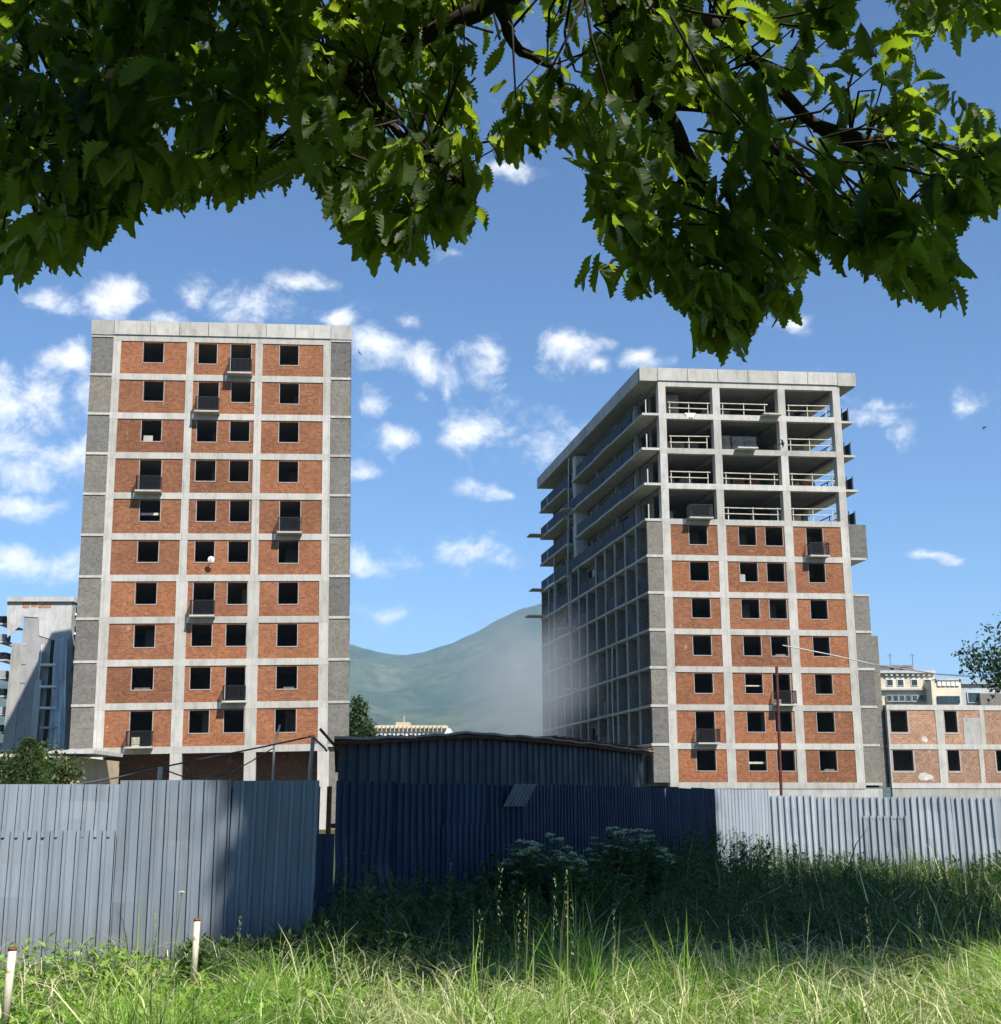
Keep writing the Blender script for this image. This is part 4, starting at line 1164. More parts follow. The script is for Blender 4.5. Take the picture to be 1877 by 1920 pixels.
def blades(P, h, w, lean, az, face):
    """curved tapering grass blades: P (n,3), returns verts, tris"""
    n = len(P); ts = np.array([0, 0.38, 0.72, 1.0]); ws = np.array([1.0, 0.85, 0.55, 0.0])
    d = np.stack([np.cos(az), np.sin(az), np.zeros(n)], 1); s = np.stack([np.cos(face), np.sin(face), np.zeros(n)], 1)
    V = np.zeros((n, 7, 3), np.float32); k = 0
    for t, q in zip(ts, ws):
        c = P + d * (lean * h * t ** 2)[:, None]; c[:, 2] += h * t * (1 - 0.45 * np.minimum(lean, 1.4) * t * t)
        if q > 0:
            V[:, k] = c - s * (w * q / 2)[:, None]; V[:, k + 1] = c + s * (w * q / 2)[:, None]; k += 2
        else: V[:, k] = c; k += 1
    T = np.array([[0, 1, 3], [0, 3, 2], [2, 3, 5], [2, 5, 4], [4, 5, 6]])
    return V.reshape(-1, 3), (np.arange(n)[:, None, None] * 7 + T).reshape(-1, 3)

def leaves(P, D, U, L, W, template):
    """place template (m,3: along, across, up) at P with axis D and up U"""
    D = unit(D); S = unit(np.cross(D, U)); Uo = np.cross(S, D)
    tv, tf = template; m = len(tv)
    V = (P[:, None, :] + D[:, None, :] * (tv[None, :, 0] * L[:, None])[..., None] + S[:, None, :] * (tv[None, :, 1] * W[:, None])[..., None] + Uo[:, None, :] * (tv[None, :, 2] * L[:, None])[..., None])
    return V.reshape(-1, 3), (np.arange(len(P))[:, None, None] * m + np.asarray(tf)[None]).reshape(-1, 3)

DIAMOND = (np.array([[0, 0, 0], [0.4, -0.5, 0.05], [0.4, 0.5, 0.05], [1, 0, -0.06], [0.4, 0, 0.0]]), [[0, 1, 4], [0, 4, 2], [1, 3, 4], [4, 3, 2]])
def colours(n, m, base, var, r_=rng):
    """n items x m verts, brightness and hue jitter"""
    b = np.asarray(base, float)
    c = b[None] * (1 + r_.uniform(-var, var, (n, 1))) * (1 + r_.uniform(-var * .3, var * .3, (n, 3)))
    return np.repeat(c, m, axis=0)

# fence line in plan, to keep plants on this side
FLINE = [LA, LB, MC, MD, ME, MF, P2(1700, 28.6), P2(1960, 27.6)]
def before_fence(x, y, margin=0.12):
    a = x / np.maximum(y, 0.1)
    ang = np.array([p[0] / p[1] for p in FLINE]); 
    lim = np.full_like(x, 40.0)
    for (p, q) in zip(FLINE[:-1], FLINE[1:]):
        a0, a1 = p[0] / p[1], q[0] / q[1]
        sel = (a >= a0) & (a <= a1)
        # intersect ray x=a*y with segment
        dx, dy = q[0] - p[0], q[1] - p[1]
        den = dx - a * dy; t = np.where(np.abs(den) > 1e-6, (a * p[1] - p[0]) / np.where(np.abs(den) > 1e-6, den, 1), 0)
        lim = np.where(sel, p[1] + dy * t, lim)
    return y < lim - margin

def vnoise(x, y, s, seed=0):
    return 0.5 + 0.5 * np.sin(x / s * 1.7 + 1.3 * np.sin(y / s * 1.1 + seed) + seed) * np.cos(y / s * 1.3 + 1.1 * np.sin(x / s * 0.9 - seed))

def grass():
    Vs, Ts, Cs = [], [], []; off = 0
    def put(V, T, C):
        nonlocal off
        Vs.append(V); Ts.append(T + off); Cs.append(C); off += len(V)
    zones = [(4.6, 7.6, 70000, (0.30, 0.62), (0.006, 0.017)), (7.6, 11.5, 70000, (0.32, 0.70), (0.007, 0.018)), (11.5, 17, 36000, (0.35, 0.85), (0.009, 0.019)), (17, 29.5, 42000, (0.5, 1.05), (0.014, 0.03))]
    for (y0, y1, n, hr, wr) in zones:
        y = np.sqrt(rng.uniform(y0 ** 2, y1 ** 2, n)); x = rng.uniform(-0.46, 0.46, n) * y
        ok = before_fence(x, y); x, y = x[ok], y[ok]
        cl = vnoise(x, y, 0.55, 2) * 0.6 + vnoise(x, y, 1.7, 5) * 0.4
        keep = rng.uniform(0, 1, len(x)) < 0.35 + 0.65 * cl; x, y, cl = x[keep], y[keep], cl[keep]; n = len(x)
        h = rng.uniform(*hr, n) * (0.55 + 0.65 * cl) * np.where(rng.uniform(0, 1, n) < 0.06, 1.35, 1)
        # shorter along the foot of the left fence and at its lit corner
        h *= np.where((x < -2.2) & (y > 8.2), 0.72, 1.0)
        tus = vnoise(x, y, 0.33, 31) * vnoise(x, y, 0.8, 7); h *= 0.68 + 0.95 * tus
        h *= np.where((x / y > -0.06) & (y > 8) & (y < 12), 1.22, 1.0)
        w = rng.uniform(*wr, n)
        az = rng.normal(0.5, 1.5, n) + 2.5 * vnoise(x, y, 1.2, 8); lean = np.abs(rng.normal(0.85, 0.5, n)); 
        V, T = blades(np.stack([x, y, np.zeros(n)], 1), h, w, lean, az, rng.uniform(0, np.pi, n))
        dry = rng.uniform(0, 1, n) < (np.where(x / y > -0.13, 0.24, 0.12) if y1 < 12 else 0.10)
        patch = vnoise(x, y, 0.9, 14)
        g1 = np.array([0.24, 0.37, 0.055]); g2 = np.array([0.10, 0.20, 0.02]); g3 = np.array([0.64, 0.60, 0.34])
        if y1 > 12: g1, g2 = np.array([0.07, 0.115, 0.032]), np.array([0.05, 0.09, 0.02])  # front zones brightened as sunlit, zones behind darker as shaded
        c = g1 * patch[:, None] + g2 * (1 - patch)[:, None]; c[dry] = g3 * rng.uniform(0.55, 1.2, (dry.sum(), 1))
        c = c * rng.uniform(0.65, 1.45, (n, 1))
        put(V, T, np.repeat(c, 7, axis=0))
    # fallen straw: long pale flat blades lying over the turf in front
    n = 10000
    y = np.sqrt(rng.uniform(5.0 ** 2, 12.5 ** 2, n)); x = rng.uniform(-0.44, 0.46, n) * y
    ok = before_fence(x, y) & (rng.uniform(0, 1, n) < 0.25 + 0.75 * (x / y > -0.12)); x, y = x[ok], y[ok]; n = len(x)
    V, T = blades(np.stack([x, y, rng.uniform(0.15, 0.42, n)], 1), rng.uniform(0.2, 0.42, n), rng.uniform(0.006, 0.012, n), rng.uniform(0.9, 1.7, n), rng.uniform(0, 6.3, n), rng.uniform(0, 3.2, n))
    put(V, T, np.repeat(np.array([0.60, 0.57, 0.33])[None] * rng.uniform(0.55, 1.15, (n, 1)), 7, axis=0))
    # tall flowering stems
    for (px, top, Y) in [(945, 1612, 8.8), (960, 1690, 8.4), (1000, 1665, 9.0), (1055, 1640, 8.7), (1075, 1632, 8.7), (1092, 1690, 8.5), (1130, 1705, 9), (895, 1700, 8.7), (300, 1710, 10.5), (455, 1720, 11), (1600, 1700, 10), (1720, 1690, 10.5), (660, 1570, 13.4), (835, 1600, 13.6)]:
        tip = atY(px, top, Y); b = Vector((tip.x + random.uniform(-.1, .1), Y, 0)); hgt = tip.z
        n = 2
        V, T = blades(np.array([[b.x, b.y, 0]] * n) + rng.normal(0, .004, (n, 3)) * [1, 1, 0], np.full(n, hgt), np.full(n, 0.006), np.abs(rng.normal(0.05, 0.04, n)), np.full(n, rng.uniform(0, 6.28)), rng.uniform(0, 3.1, n))
        put(V, T, np.repeat(np.array([[0.30, 0.33, 0.13]]), n * 7, axis=0))
        m = 26; tz = rng.uniform(0.68, 1.0, m) * hgt
        p = np.stack([np.full(m, b.x), np.full(m, b.y), tz], 1) + rng.normal(0, .006, (m, 3))
        D = rng.normal(0, 0.35, (m, 3)); D[:, 2] += 1
        V, T = leaves(p, D, rng.normal(0, 1, (m, 3)), np.full(m, .024), np.full(m, .006), DIAMOND)
        put(V, T, np.repeat(np.array([[0.40, 0.40, 0.20]]) * rng.uniform(.7, 1.2, (m, 1)), 5, axis=0))
    o = tri_mesh('meadow_grass', np.concatenate(Vs), np.concatenate(Ts), 'grass', np.concatenate(Cs))
    tag(o, 'tall unmown meadow grass with dry straw', 'grass', kind='stuff')
grass()

def weeds():
    """leafy weed mass along the fence and broad leaved cover in front"""
    Vs, Ts, Cs = [], [], []; off = 0
    def put(V, T, C):
        nonlocal off
        Vs.append(V); Ts.append(T + off); Cs.append(C); off += len(V)
    # tall stems: position, height from a ridge profile across the picture
    prof_x = [-200, 0, 200, 380, 480, 560, 640, 700, 800, 860, 940, 1000, 1100, 1160, 1230, 1330, 1420, 1500, 1600, 1700, 1800, 1900]
    prof_y = [1790, 1775, 1790, 1760, 1755, 1740, 1680, 1625, 1650, 1650, 1600, 1585, 1595, 1580, 1548, 1540, 1565, 1580, 1600, 1615, 1605, 1585]
    n = 1300
    px = rng.uniform(350, 1900, n)
    lim_ang = None
    count = 0
    for i in range(n):
        x = px[i]; a = (x - 938.5) / F * math.cos(PITCH)
        # distance limit at this column = fence
        ys = np.linspace(8, 30, 90); okk = before_fence(a * ys, ys, 0.35); Ymax = ys[okk].max() if okk.any() else 10
        Ymin = 10.2 if x > 620 else 10.8
        if Ymax <= Ymin: continue
        Y = Ymax - (Ymax - Ymin) * rng.uniform(0, 1) ** 1.5 * 0.9
        ridge = float(np.interp(x, prof_x, prof_y))
        hmax = atY(938, ridge, Ymax).z
        fr = (Y - Ymin) / (Ymax - Ymin)
        h = max(0.35, (0.55 + (hmax - 0.55) * fr ** 0.8)) * rng.uniform(0.72, 1.08)
        if 625 < x < 860 and rng.uniform() < 0.35 and fr > 0.4: h *= 1.12
        kind = rng.uniform()
        m = int(26 + 34 * h)
        t = rng.uniform(0.12, 1, m) ** 0.8
        az = rng.uniform(0, 6.28, m); el = rng.uniform(0.2, 1.0, m)
        lx, ly = rng.normal(0, .10, 2) * h
        rad = 0.16 * h * (1 - t) * rng.uniform(0, 1, m)
        P = np.stack([a * Y + lx * t + rad * np.cos(az), Y + ly * t + rad * np.sin(az), h * t], 1)
        D = np.stack([np.cos(az) * np.cos(el), np.sin(az) * np.cos(el), np.sin(el) * (0.4 + 0.8 * t)], 1)
        U = np.stack([-np.cos(az) * .5, -np.sin(az) * .5, np.ones(m)], 1) + rng.normal(0, .3, (m, 3))
        L = rng.uniform(0.07, 0.15, m) * (1.1 - 0.5 * t); W = L * (rng.uniform(0.16, 0.3) if kind < 0.6 else rng.uniform(0.35, 0.6))
        V, T = leaves(P, D, U, L, W, DIAMOND)
        base = np.array([0.085, 0.125, 0.055]) if (x < 900 and kind < 0.7) else np.array([0.055, 0.10, 0.026])
        put(V, T, colours(m, 5, base, 0.3))
        V, T = blades(np.array([[a * Y, Y, 0.0]] * 2), np.full(2, h * 1.0), np.full(2, 0.012), np.full(2, 0.03), np.zeros(2), np.array([0., 1.57]))
        put(V, T, np.repeat(np.array([[0.09, 0.12, 0.045]]), 14, axis=0))
    # broad low leaves in the sun at lower left and centre
    n = 36000
    y = np.sqrt(rng.uniform(5.5 ** 2, 12.6 ** 2, n)); x = rng.uniform(-0.46, 0.46, n) * y
    ok = before_fence(x, y, .2) & (rng.uniform(0, 1, n) < np.clip(0.95 - (x / y + 0.1) * 2.2, 0.30, 1) * (0.3 + 0.7 * vnoise(x, y, .5, 21))); x, y = x[ok], y[ok]; n = len(x)
    z = rng.uniform(0.12, 0.50, n) * (0.5 + 0.6 * vnoise(x, y, 0.8, 3))
    az = rng.uniform(0, 6.28, n); el = rng.uniform(-0.2, 0.9, n)
    D = np.stack([np.cos(az) * np.cos(el), np.sin(az) * np.cos(el), np.sin(el)], 1)
    L = rng.uniform(0.045, 0.105, n)
    V, T = leaves(np.stack([x, y, z], 1), D, np.tile([0, 0, 1.0], (n, 1)) + rng.normal(0, .35, (n, 3)), L, L * rng.uniform(.35, .6, n), DIAMOND)
    put(V, T, colours(n, 5, (0.20, 0.31, 0.045), 0.4))
    o = tri_mesh('weeds', np.concatenate(Vs), np.concatenate(Ts), 'weed', np.concatenate(Cs))
    tag(o, 'dense leafy weeds growing along the fence', 'weeds', kind='stuff')
weeds()

def umbel_plant(label, px, Y, width, top, nst):
    a = gx(px, Y)
    t = thing('flowering_weed', label, 'plant', (a, Y, 0), group='white flowering weeds by the fence')
    st = MB(); V1, T1, C1, o1 = [], [], [], 0; V2, T2, o2 = [], [], 0
    lw = width * Y / F
    for i in range(nst):
        x, y = rng.uniform(-lw / 2, lw / 2), rng.uniform(-0.5, 0.4)
        topz = atY(938, top, Y).z * (1 - 0.28 * (2 * abs(x) / lw) ** 2) * rng.uniform(0.72, 1.0)
        bx, by = x * 0.7, y * 0.6
        pts = [(bx, by, 0), ((x + bx) / 2, (y + by) / 2, topz * .55), (x, y, topz)]
        st.tube(pts, [0.009, 0.007, 0.004], 4)
        k = 16; r_ = rng.uniform(0.04, 0.085, 1)[0]
        for j in range(4):     # umbel spokes
            q = rng.uniform(0, 6.28); st.tube([(x, y, topz - 0.06), (x + r_ * .7 * math.cos(q), y + r_ * .7 * math.sin(q), topz + .01)], 0.002, 3)
        k = 40; q = rng.uniform(0, 6.28, k); rr_ = r_ * np.sqrt(rng.uniform(0, 1, k))
        P = np.stack([x + rr_ * np.cos(q), y + rr_ * np.sin(q), topz + 0.015 - rr_ ** 2 * 2.5 + rng.normal(0, .006, k)], 1)
        D = rng.normal(0, 1, (k, 3)); D[:, 2] *= 0.3
        V, T = leaves(P, D, np.tile([0, 0, 1.0], (k, 1)) + rng.normal(0, .2, (k, 3)), np.full(k, .032), np.full(k, .028), DIAMOND)
        V2.append(V); T2.append(T + o2); o2 += len(V)
        m = 80; tt_ = rng.uniform(.2, .98, m); az = rng.uniform(0, 6.28, m)
        sp = rng.uniform(0.02, 0.16, m)
        P = np.stack([bx + (x - bx) * tt_ + sp * np.cos(az), by + (y - by) * tt_ + sp * np.sin(az), topz * tt_], 1)
        D = np.stack([np.cos(az), np.sin(az), rng.uniform(-.3, .5, m)], 1)
        L = rng.uniform(.06, .13, m)
        V, T = leaves(P, D, np.tile([0, 0, 1.0], (m, 1)) + rng.normal(0, .3, (m, 3)), L, L * .45, DIAMOND)
        V1.append(V); T1.append(T + o1); C1.append(colours(m, 5, (0.055, 0.105, 0.03), .3)); o1 += len(V)
    st.build('stem', M['stem'], t)
    tri_mesh('foliage', np.concatenate(V1), np.concatenate(T1), 'weed', np.concatenate(C1), t)
    V2 = np.concatenate(V2); tri_mesh('flower_head', V2, np.concatenate(T2), 'weed', np.tile([0.56, 0.57, 0.44], (len(V2), 1)), t)
M['stem'] = simple('green stem', (0.10, 0.14, 0.05), 0.7, 0.3, 9)
umbel_plant('left clump of white flat flowers against the dark fence', 1018, 16.0, 150, 1557, 52)
umbel_plant('right taller clump of white flat flowers against the dark fence', 1172, 19.0, 170, 1545, 52)

def daisy():
    p = atY(341, 1673, 10.9)
    t = thing('daisy', 'single white daisy on a thin stem before the left fence', 'flower', (p.x - 0.06, p.y, 0))
    MB().tube([(0, 0, 0), (0.02, 0, p.z * .5), (0.06, 0, p.z)], [0.006, 0.005, 0.004], 5).build('stem', M['stem'], t)
    n = 12; az = np.arange(n) * 6.283 / n
    D = np.stack([np.cos(az), np.sin(az), np.full(n, .15)], 1)
    P = np.tile([0.06, 0, p.z], (n, 1))
    V, T = leaves(P, D, np.tile([0, -.3, 1.0], (n, 1)), np.full(n, .032), np.full(n, .016), DIAMOND)
    tri_mesh('petals', V, T, 'weed', np.tile([.8, .8, .76], (len(V), 1)), t)
    MB().tube([(0.06, 0, p.z - .006), (0.06, 0, p.z + .012)], [.011, .007], 8).build('flower_centre', M['yellow'], t)
M['yellow'] = simple('yellow florets', (0.6, 0.42, 0.05), 0.7, 0.2, 20)
daisy()

# ------------------------------------------------------------------ background trees
def small_tree(name, label, base, height, crown_c, crown_r, n, leaf, col, dens_gap=0.35, trunk_r=0.1, extra=None, seed=0):
    r_ = np.random.default_rng(seed)
    t = thing(name, label, 'tree', base)
    cc = Vector(crown_c) - Vector(base)
    m = MB(); m.tube([(0, 0, -0.1), (cc.x * .2, cc.y * .2, height * .35), (cc.x * .8, cc.y * .8, cc.z)], [trunk_r, trunk_r * .75, trunk_r * .25], 8)
    blobs = []
    for k in range(26):
        d = unit(r_.normal(0, 1, 3)) * r_.uniform(0.25, 0.95)
        blobs.append(np.array(cc) + d * np.array(crown_r))
        m.tube([(cc.x * .6, cc.y * .6, cc.z * .75), tuple(np.array(cc) + d * np.array(crown_r) * .5), tuple(blobs[-1])], [trunk_r * .4, trunk_r * .22, trunk_r * .06], 4)
    for e in (extra or []):
        q = np.array(Vector(e) - Vector(base)); blobs.append(q); m.tube([tuple(np.array(cc)), tuple(q)], [trunk_r * .3, trunk_r * .08], 4)
    m.build('trunk', 'bark', t, True)
    bl = np.array(blobs); idx = r_.integers(0, len(bl), n)
    P = bl[idx] + r_.normal(0, 1, (n, 3)) * np.array(crown_r) * dens_gap * .5
    D = r_.normal(0, 1, (n, 3)); D[:, 2] -= 0.3
    L = r_.uniform(.7, 1.3, n) * leaf
    V, T = leaves(P, D, np.tile([0, 0, 1.0], (n, 1)) + r_.normal(0, .5, (n, 3)), L, L * .55, DIAMOND)
    c = tri_mesh('crown', V, T, 'foliage', colours(n, 5, col, .35, r_), t)
    return t
b = atY(1915, 1500, 34); b.z = 0
small_tree('young_tree', 'leafy young tree reaching in at the right edge above the fence', b, 5.4, atY(1905, 1238, 34), (1.25, 1.2, 1.15), 2600, 0.13, (0.045, 0.075, 0.03), .38, 0.09, [atY(1838, 1236, 34), atY(1822, 1236, 34)], seed=4)
b = atY(676, 1500, 125); b.z = 0
small_tree('poplar_tree', 'dark green tree squeezed between the brick tower and the white house', b, 8, atY(672, 1362, 125), (1.3, 1.5, 2.6), 4200, 0.42, (0.055, 0.085, 0.03), .4, 0.2, [atY(668, 1326, 125)], seed=5)
b = atY(694, 1500, 122); b.z = 0
small_tree('bushy_tree', 'lower bushy tree beside the white house', b, 5, atY(692, 1382, 122), (0.9, 1.2, 1.5), 2400, 0.36, (0.05, 0.08, 0.03), .45, 0.16, seed=6)
def conifer():
    Y = 32; b = atY(45, 1500, Y); top = atY(38, 1384, Y)
    t = thing('conifer', 'small feathery conifer standing behind the left end of the fence', 'tree', (b.x, Y, 0))
    H = top.z
    m = MB().tube([(0, 0, -.1), (0, 0, H)], [.07, .012], 7); n = 11000
    tt_ = rng.uniform(.1, 1, n); k = (tt_ * 13).astype(int); az = rng.uniform(0, 6.28, n)
    R_ = (1 - tt_) ** .7 * 1.5 * (0.6 + .4 * np.abs(np.sin(az * 3 + k))) * rng.uniform(0, 1, n) ** .5 + .03
    P = np.stack([R_ * np.cos(az), R_ * np.sin(az), H * tt_ - .18 * R_], 1)
    D = np.stack([np.cos(az), np.sin(az), rng.normal(-.1, .4, n)], 1)
    L = rng.uniform(.06, .15, n); V, T = leaves(P, D, np.tile([0, 0, 1.0], (n, 1)) + rng.normal(0, .3, (n, 3)), L, L * .25, DIAMOND)
    m.build('trunk', 'bark', t, True); tri_mesh('crown', V, T, 'foliage', colours(n, 5, (.075, .105, .035), .35), t)
conifer()
for i, (px, py, Y, rr_, lb) in enumerate(((8, 1452, 40, (1.6, 1.2, .9), 'dark rounded bush behind the far left end of the fence'), (92, 1452, 42, (1.1, 1.0, .8), 'olive bush against the beige house wall'))):
    b = atY(px, 1500, Y); b.z = 0; c_ = atY(px, py, Y)
    small_tree('bush', lb, b, 1.5, c_, rr_, 2600, .16, (.05, .08, .025) if i == 0 else (.09, .10, .03), .45, .06, seed=50 + i)

# ------------------------------------------------------------------ oak over the camera
def oak_template(stations, teeth, curl, fold, seed):
    r_ = np.random.default_rng(seed); t = np.linspace(0, 1, stations)
    shape = np.sin(np.pi * np.clip(t, 0, 1) ** 0.82) ** 0.75 * (0.62 + 0.55 * t) ; shape[0] = 0.02; shape[-1] = 0.0
    V, Fc = [], []
    for i, a in enumerate(t):
        w = shape[i] * 0.5
        if teeth and 0 < i < stations - 1: w *= 1.0 if i % 2 else 0.68
        fwd = 0.03 if (teeth and i % 2) else 0
        z = -curl * a * a + 0.02 * math.sin(a * 7 + seed)
        V += [(a, 0, z), (min(1, a + fwd), -w, z + fold * w + 0.03 * math.sin(9 * a + seed)), (min(1, a + fwd), w, z + fold * w + 0.03 * math.cos(8 * a + seed))]
    for i in range(stations - 1):
        p, q = i * 3, i * 3 + 3
        Fc += [[p, p + 1, q + 1], [p, q + 1, q], [p, q, q + 2], [p, q + 2, p + 2]]
    # petiole
    n = len(V); V += [(-0.16, 0.008, 0.03), (-0.16, -0.008, 0.03), (0.02, 0.008, 0), (0.02, -0.008, 0)]; Fc += [[n, n + 1, n + 3], [n, n + 3, n + 2]]
    return np.array(V), Fc

def oak_tree():
    r_ = np.random.default_rng(21)
    base = Vector((2.6, -3.0, 0))
    root = thing('oak_tree', 'large oak whose dark lobed leaves and branches hang over the top of the view', 'tree', base)
    W0 = np.array(base)
    br = MB(); samples = []
    def limb(pts, r0, r1):
        pts = [Vector(p) for p in pts]; out = []
        for i in range(len(pts) - 1):
            p0 = pts[max(i - 1, 0)]; p1 = pts[i]; p2 = pts[i + 1]; p3 = pts[min(i + 2, len(pts) - 1)]
            for k in range(5):
                t = k / 5
                q = 0.5 * ((2 * p1) + (p2 - p0) * t + (2 * p0 - 5 * p1 + 4 * p2 - p3) * t * t + (3 * p1 - p0 - 3 * p2 + p3) * t ** 3)
                out.append(q + Vector(r_.normal(0, .004, 3)))
        out.append(pts[-1]); n = len(out)
        br_l = MB().tube([o - base for o in out], [r0 + (r1 - r0) * (i / (n - 1)) ** .8 for i in range(n)], 8)
        br_l.build('branch', 'bark', root, True)
        samples.extend(out)
    top = base + Vector((-0.3, 0.3, 4.2))
    MB().tube([(0, 0, -0.3), (-0.05, 0.05, 1.5), (-0.15, 0.15, 3.0), (-0.3, 0.3, 4.2), (-0.3, 0.4, 6.5), (-0.1, 0.2, 9.5)], [0.46, 0.36, 0.32, 0.29, 0.2, 0.07], 12).build('trunk', 'bark', root, True)
    A = atY
    limb([top, Vector((1.7, -0.8, 5.3)), A(1140, -420, 2.3), A(1150, -60, 3.0), A(1190, 130, 3.3), A(1265, 245, 3.5), A(1310, 340, 3.6), A(1365, 430, 3.7), A(1370, 560, 3.7)], 0.085, 0.006)
    limb([A(1150, -60, 3.0), A(1220, 25, 3.2), A(1330, 45, 3.4), A(1420, 120, 3.5), A(1530, 235, 3.6), A(1640, 300, 3.7), A(1730, 430, 3.8), A(1760, 520, 3.8)], 0.04, 0.006)
    limb([A(1530, 235, 3.6), A(1650, 270, 3.6), A(1760, 285, 3.7), A(1880, 300, 3.8)], 0.022, 0.007)
    limb([A(1235, 190, 3.4), A(1360, 210, 3.4), A(1480, 300, 3.6), A(1560, 370, 3.7), A(1660, 430, 3.8)], 0.028, 0.006)
    limb([A(1290, 320, 3.6), A(1240, 400, 3.6), A(1190, 460, 3.6), A(1130, 505, 3.6)], 0.018, 0.004)
    limb([Vector((1.7, -0.8, 5.3)), Vector((0.4, 0.7, 5.4)), A(1010, -200, 3.0), A(930, -10, 3.2), A(830, 50, 3.3), A(640, 140, 3.4), A(560, 230, 3.4), A(640, 330, 3.4), A(690, 420, 3.4)], 0.055, 0.005)
    limb([A(930, -10, 3.2), A(965, 80, 3.4), A(1040, 140, 3.5), A(1060, 220, 3.5)], 0.025, 0.006)
    limb([A(640, 140, 3.4), A(720, 220, 3.3), A(790, 290, 3.2), A(870, 350, 3.1)], 0.022, 0.005)
    limb([Vector((0.4, 0.7, 5.4)), Vector((-0.9, 1.4, 5.0)), A(330, -120, 2.9), A(260, 60, 3.1), A(190, 200, 3.2), A(150, 330, 3.3), A(120, 430, 3.3)], 0.075, 0.007)
    limb([A(260, 60, 3.1), A(370, 150, 3.2), A(420, 250, 3.3), A(460, 320, 3.3)], 0.03, 0.006)
    limb([A(190, 200, 3.2), A(80, 240, 3.1), A(-40, 300, 3.0)], 0.025, 0.007)
    limb([top, Vector((3.2, 0.0, 5.6)), A(1950, -150, 3.6), A(1840, -20, 3.8), A(1770, 40, 3.9)], 0.07, 0.006)
    limb([top, Vector((3.4, -3.6, 6.6)), Vector((4.4, -4.6, 8.0))], 0.14, 0.03)
    limb([top, Vector((1.2, -3.4, 7.0)), Vector((-0.8, -3.8, 8.2)), Vector((-2.8, -3.6, 8.6))], 0.13, 0.02)
    limb([top, Vector((4.4, -2.6, 7.4)), Vector((5.6, -2.2, 8.6))], 0.12, 0.02)
    S = np.array([tuple(s) for s in samples])
    # lower outline of the foliage in the photograph
    out = [(-120, 520), (0, 512), (60, 515), (110, 500), (150, 515), (165, 450), (205, 480), (225, 425), (265, 392), (330, 395), (350, 372), (420, 372), (500, 360), (545, 345), (575, 330), (612, 395), (640, 445),
           (690, 485), (745, 492), (800, 495), (812, 455), (885, 450), (890, 420), (930, 420), (948, 375), (905, 335), (900, 300), (905, 215), (918, 190), (930, 225), (928, 305), (975, 298), (1045, 255), (1100, 268), (1105, 330), (1035, 365),
           (1045, 383), (1095, 378), (1110, 435), (1165, 455), (1195, 520), (1240, 565), (1283, 560), (1300, 655), (1385, 665), (1415, 605), (1498, 602), (1528, 530), (1520, 480), (1560, 478), (1572, 512), (1620, 515), (1690, 555), (1775, 585),
           (1822, 570), (1822, 490), (1800, 405), (1850, 405), (2000, 390)]
    ox, oy = np.array([o[0] for o in out]), np.array([o[1] for o in out])
    gap = [(1598, -30), (1640, 45), (1715, 62), (1722, 105), (1780, 125), (1805, 185), (1855, 200), (1900, 260), (1900, 80), (1815, 85), (1745, 95), (1690, 40), (1655, 20), (1635, -30)]
    def inpoly(x, y, poly):
        c = False; n = len(poly)
        for i in range(n):
            x1, y1 = poly[i]; x2, y2 = poly[(i + 1) % n]
            if (y1 > y) != (y2 > y) and x < (x2 - x1) * (y - y1) / (y2 - y1) + x1: c = not c
        return c
    def inside(x, y, m=0):
        if y + m > np.interp(x, ox, oy): return False
        return not inpoly(x, y, gap)
    nvar = 8
    temps = [oak_template(17 + 2 * (v % 3), True, 0.02 + 0.075 * v, 0.05 + 0.28 * (v % 3), v) for v in range(nvar)]
    lowt = [oak_template(5, False, 0.2, 0.3, 9)]
    cl = []
    tries = 0
    while len(cl) < 1450 and tries < 80000:
        tries += 1
        x, y = r_.uniform(-90, 1960), r_.uniform(-260, 640)
        hang = r_.uniform(34, 60)
        if not inside(x, y + hang): continue
        if not inside(x - 22, y + hang * .6) or not inside(x + 22, y + hang * .6): continue
        # thinner where sky shows through between the two masses and at upper right
        dens = 1.0
        if 880 < x < 1130 and y < 250: dens = 0.50
        if x > 1280 and y < 340: dens = 0.7
        if x < 110 and y < 420: dens = 0.75
        if r_.uniform() > dens: continue
        depth = r_.uniform(2.75, 4.25)
        if x < 600: depth -= 0.25
        cl.append((x, y, depth))
    # outline clusters: tips right at the edge of the mass
    for x in np.arange(-60, 1900, 11.0):
        yy = np.interp(x, ox, oy) - r_.uniform(38, 78)
        if inside(x, yy + 40): cl.append((x, yy, r_.uniform(2.9, 3.7)))
    cl += [(1128, 500, 3.6), (1760, 25, 3.8), (1800, 40, 3.9), (1850, 20, 3.9), (1730, 10, 3.8), (1870, 60, 3.8), (1700, 0, 3.8)]
    P, D, U, L, K, CI = [], [], [], [], [], []
    twigs = []
    for (x, y, dpt) in cl:
        c = np.array(tuple(atY(x, y, dpt)))
        j = np.argsort(((S - c) ** 2).sum(1))[:6]; s = S[j[r_.integers(0, 6)]]
        mid = (c + s) / 2 + r_.normal(0, .04, 3) + np.array([0, 0, 0.06])
        ln = np.linalg.norm(c - s)
        if ln > 0.38: s = c + (s - c) / ln * r_.uniform(.2, .38) + r_.normal(0, .05, 3); mid = (c + s) / 2 + r_.normal(0, .02, 3)
        
        twigs.append([s, mid, c]); ci = len(twigs) - 1
        ax = unit(c - mid) * .5 + np.array([0, 0, -.5]); ax = unit(ax)
        nl = r_.integers(6, 10)
        if (x, y) == (1128, 500): nl = 6
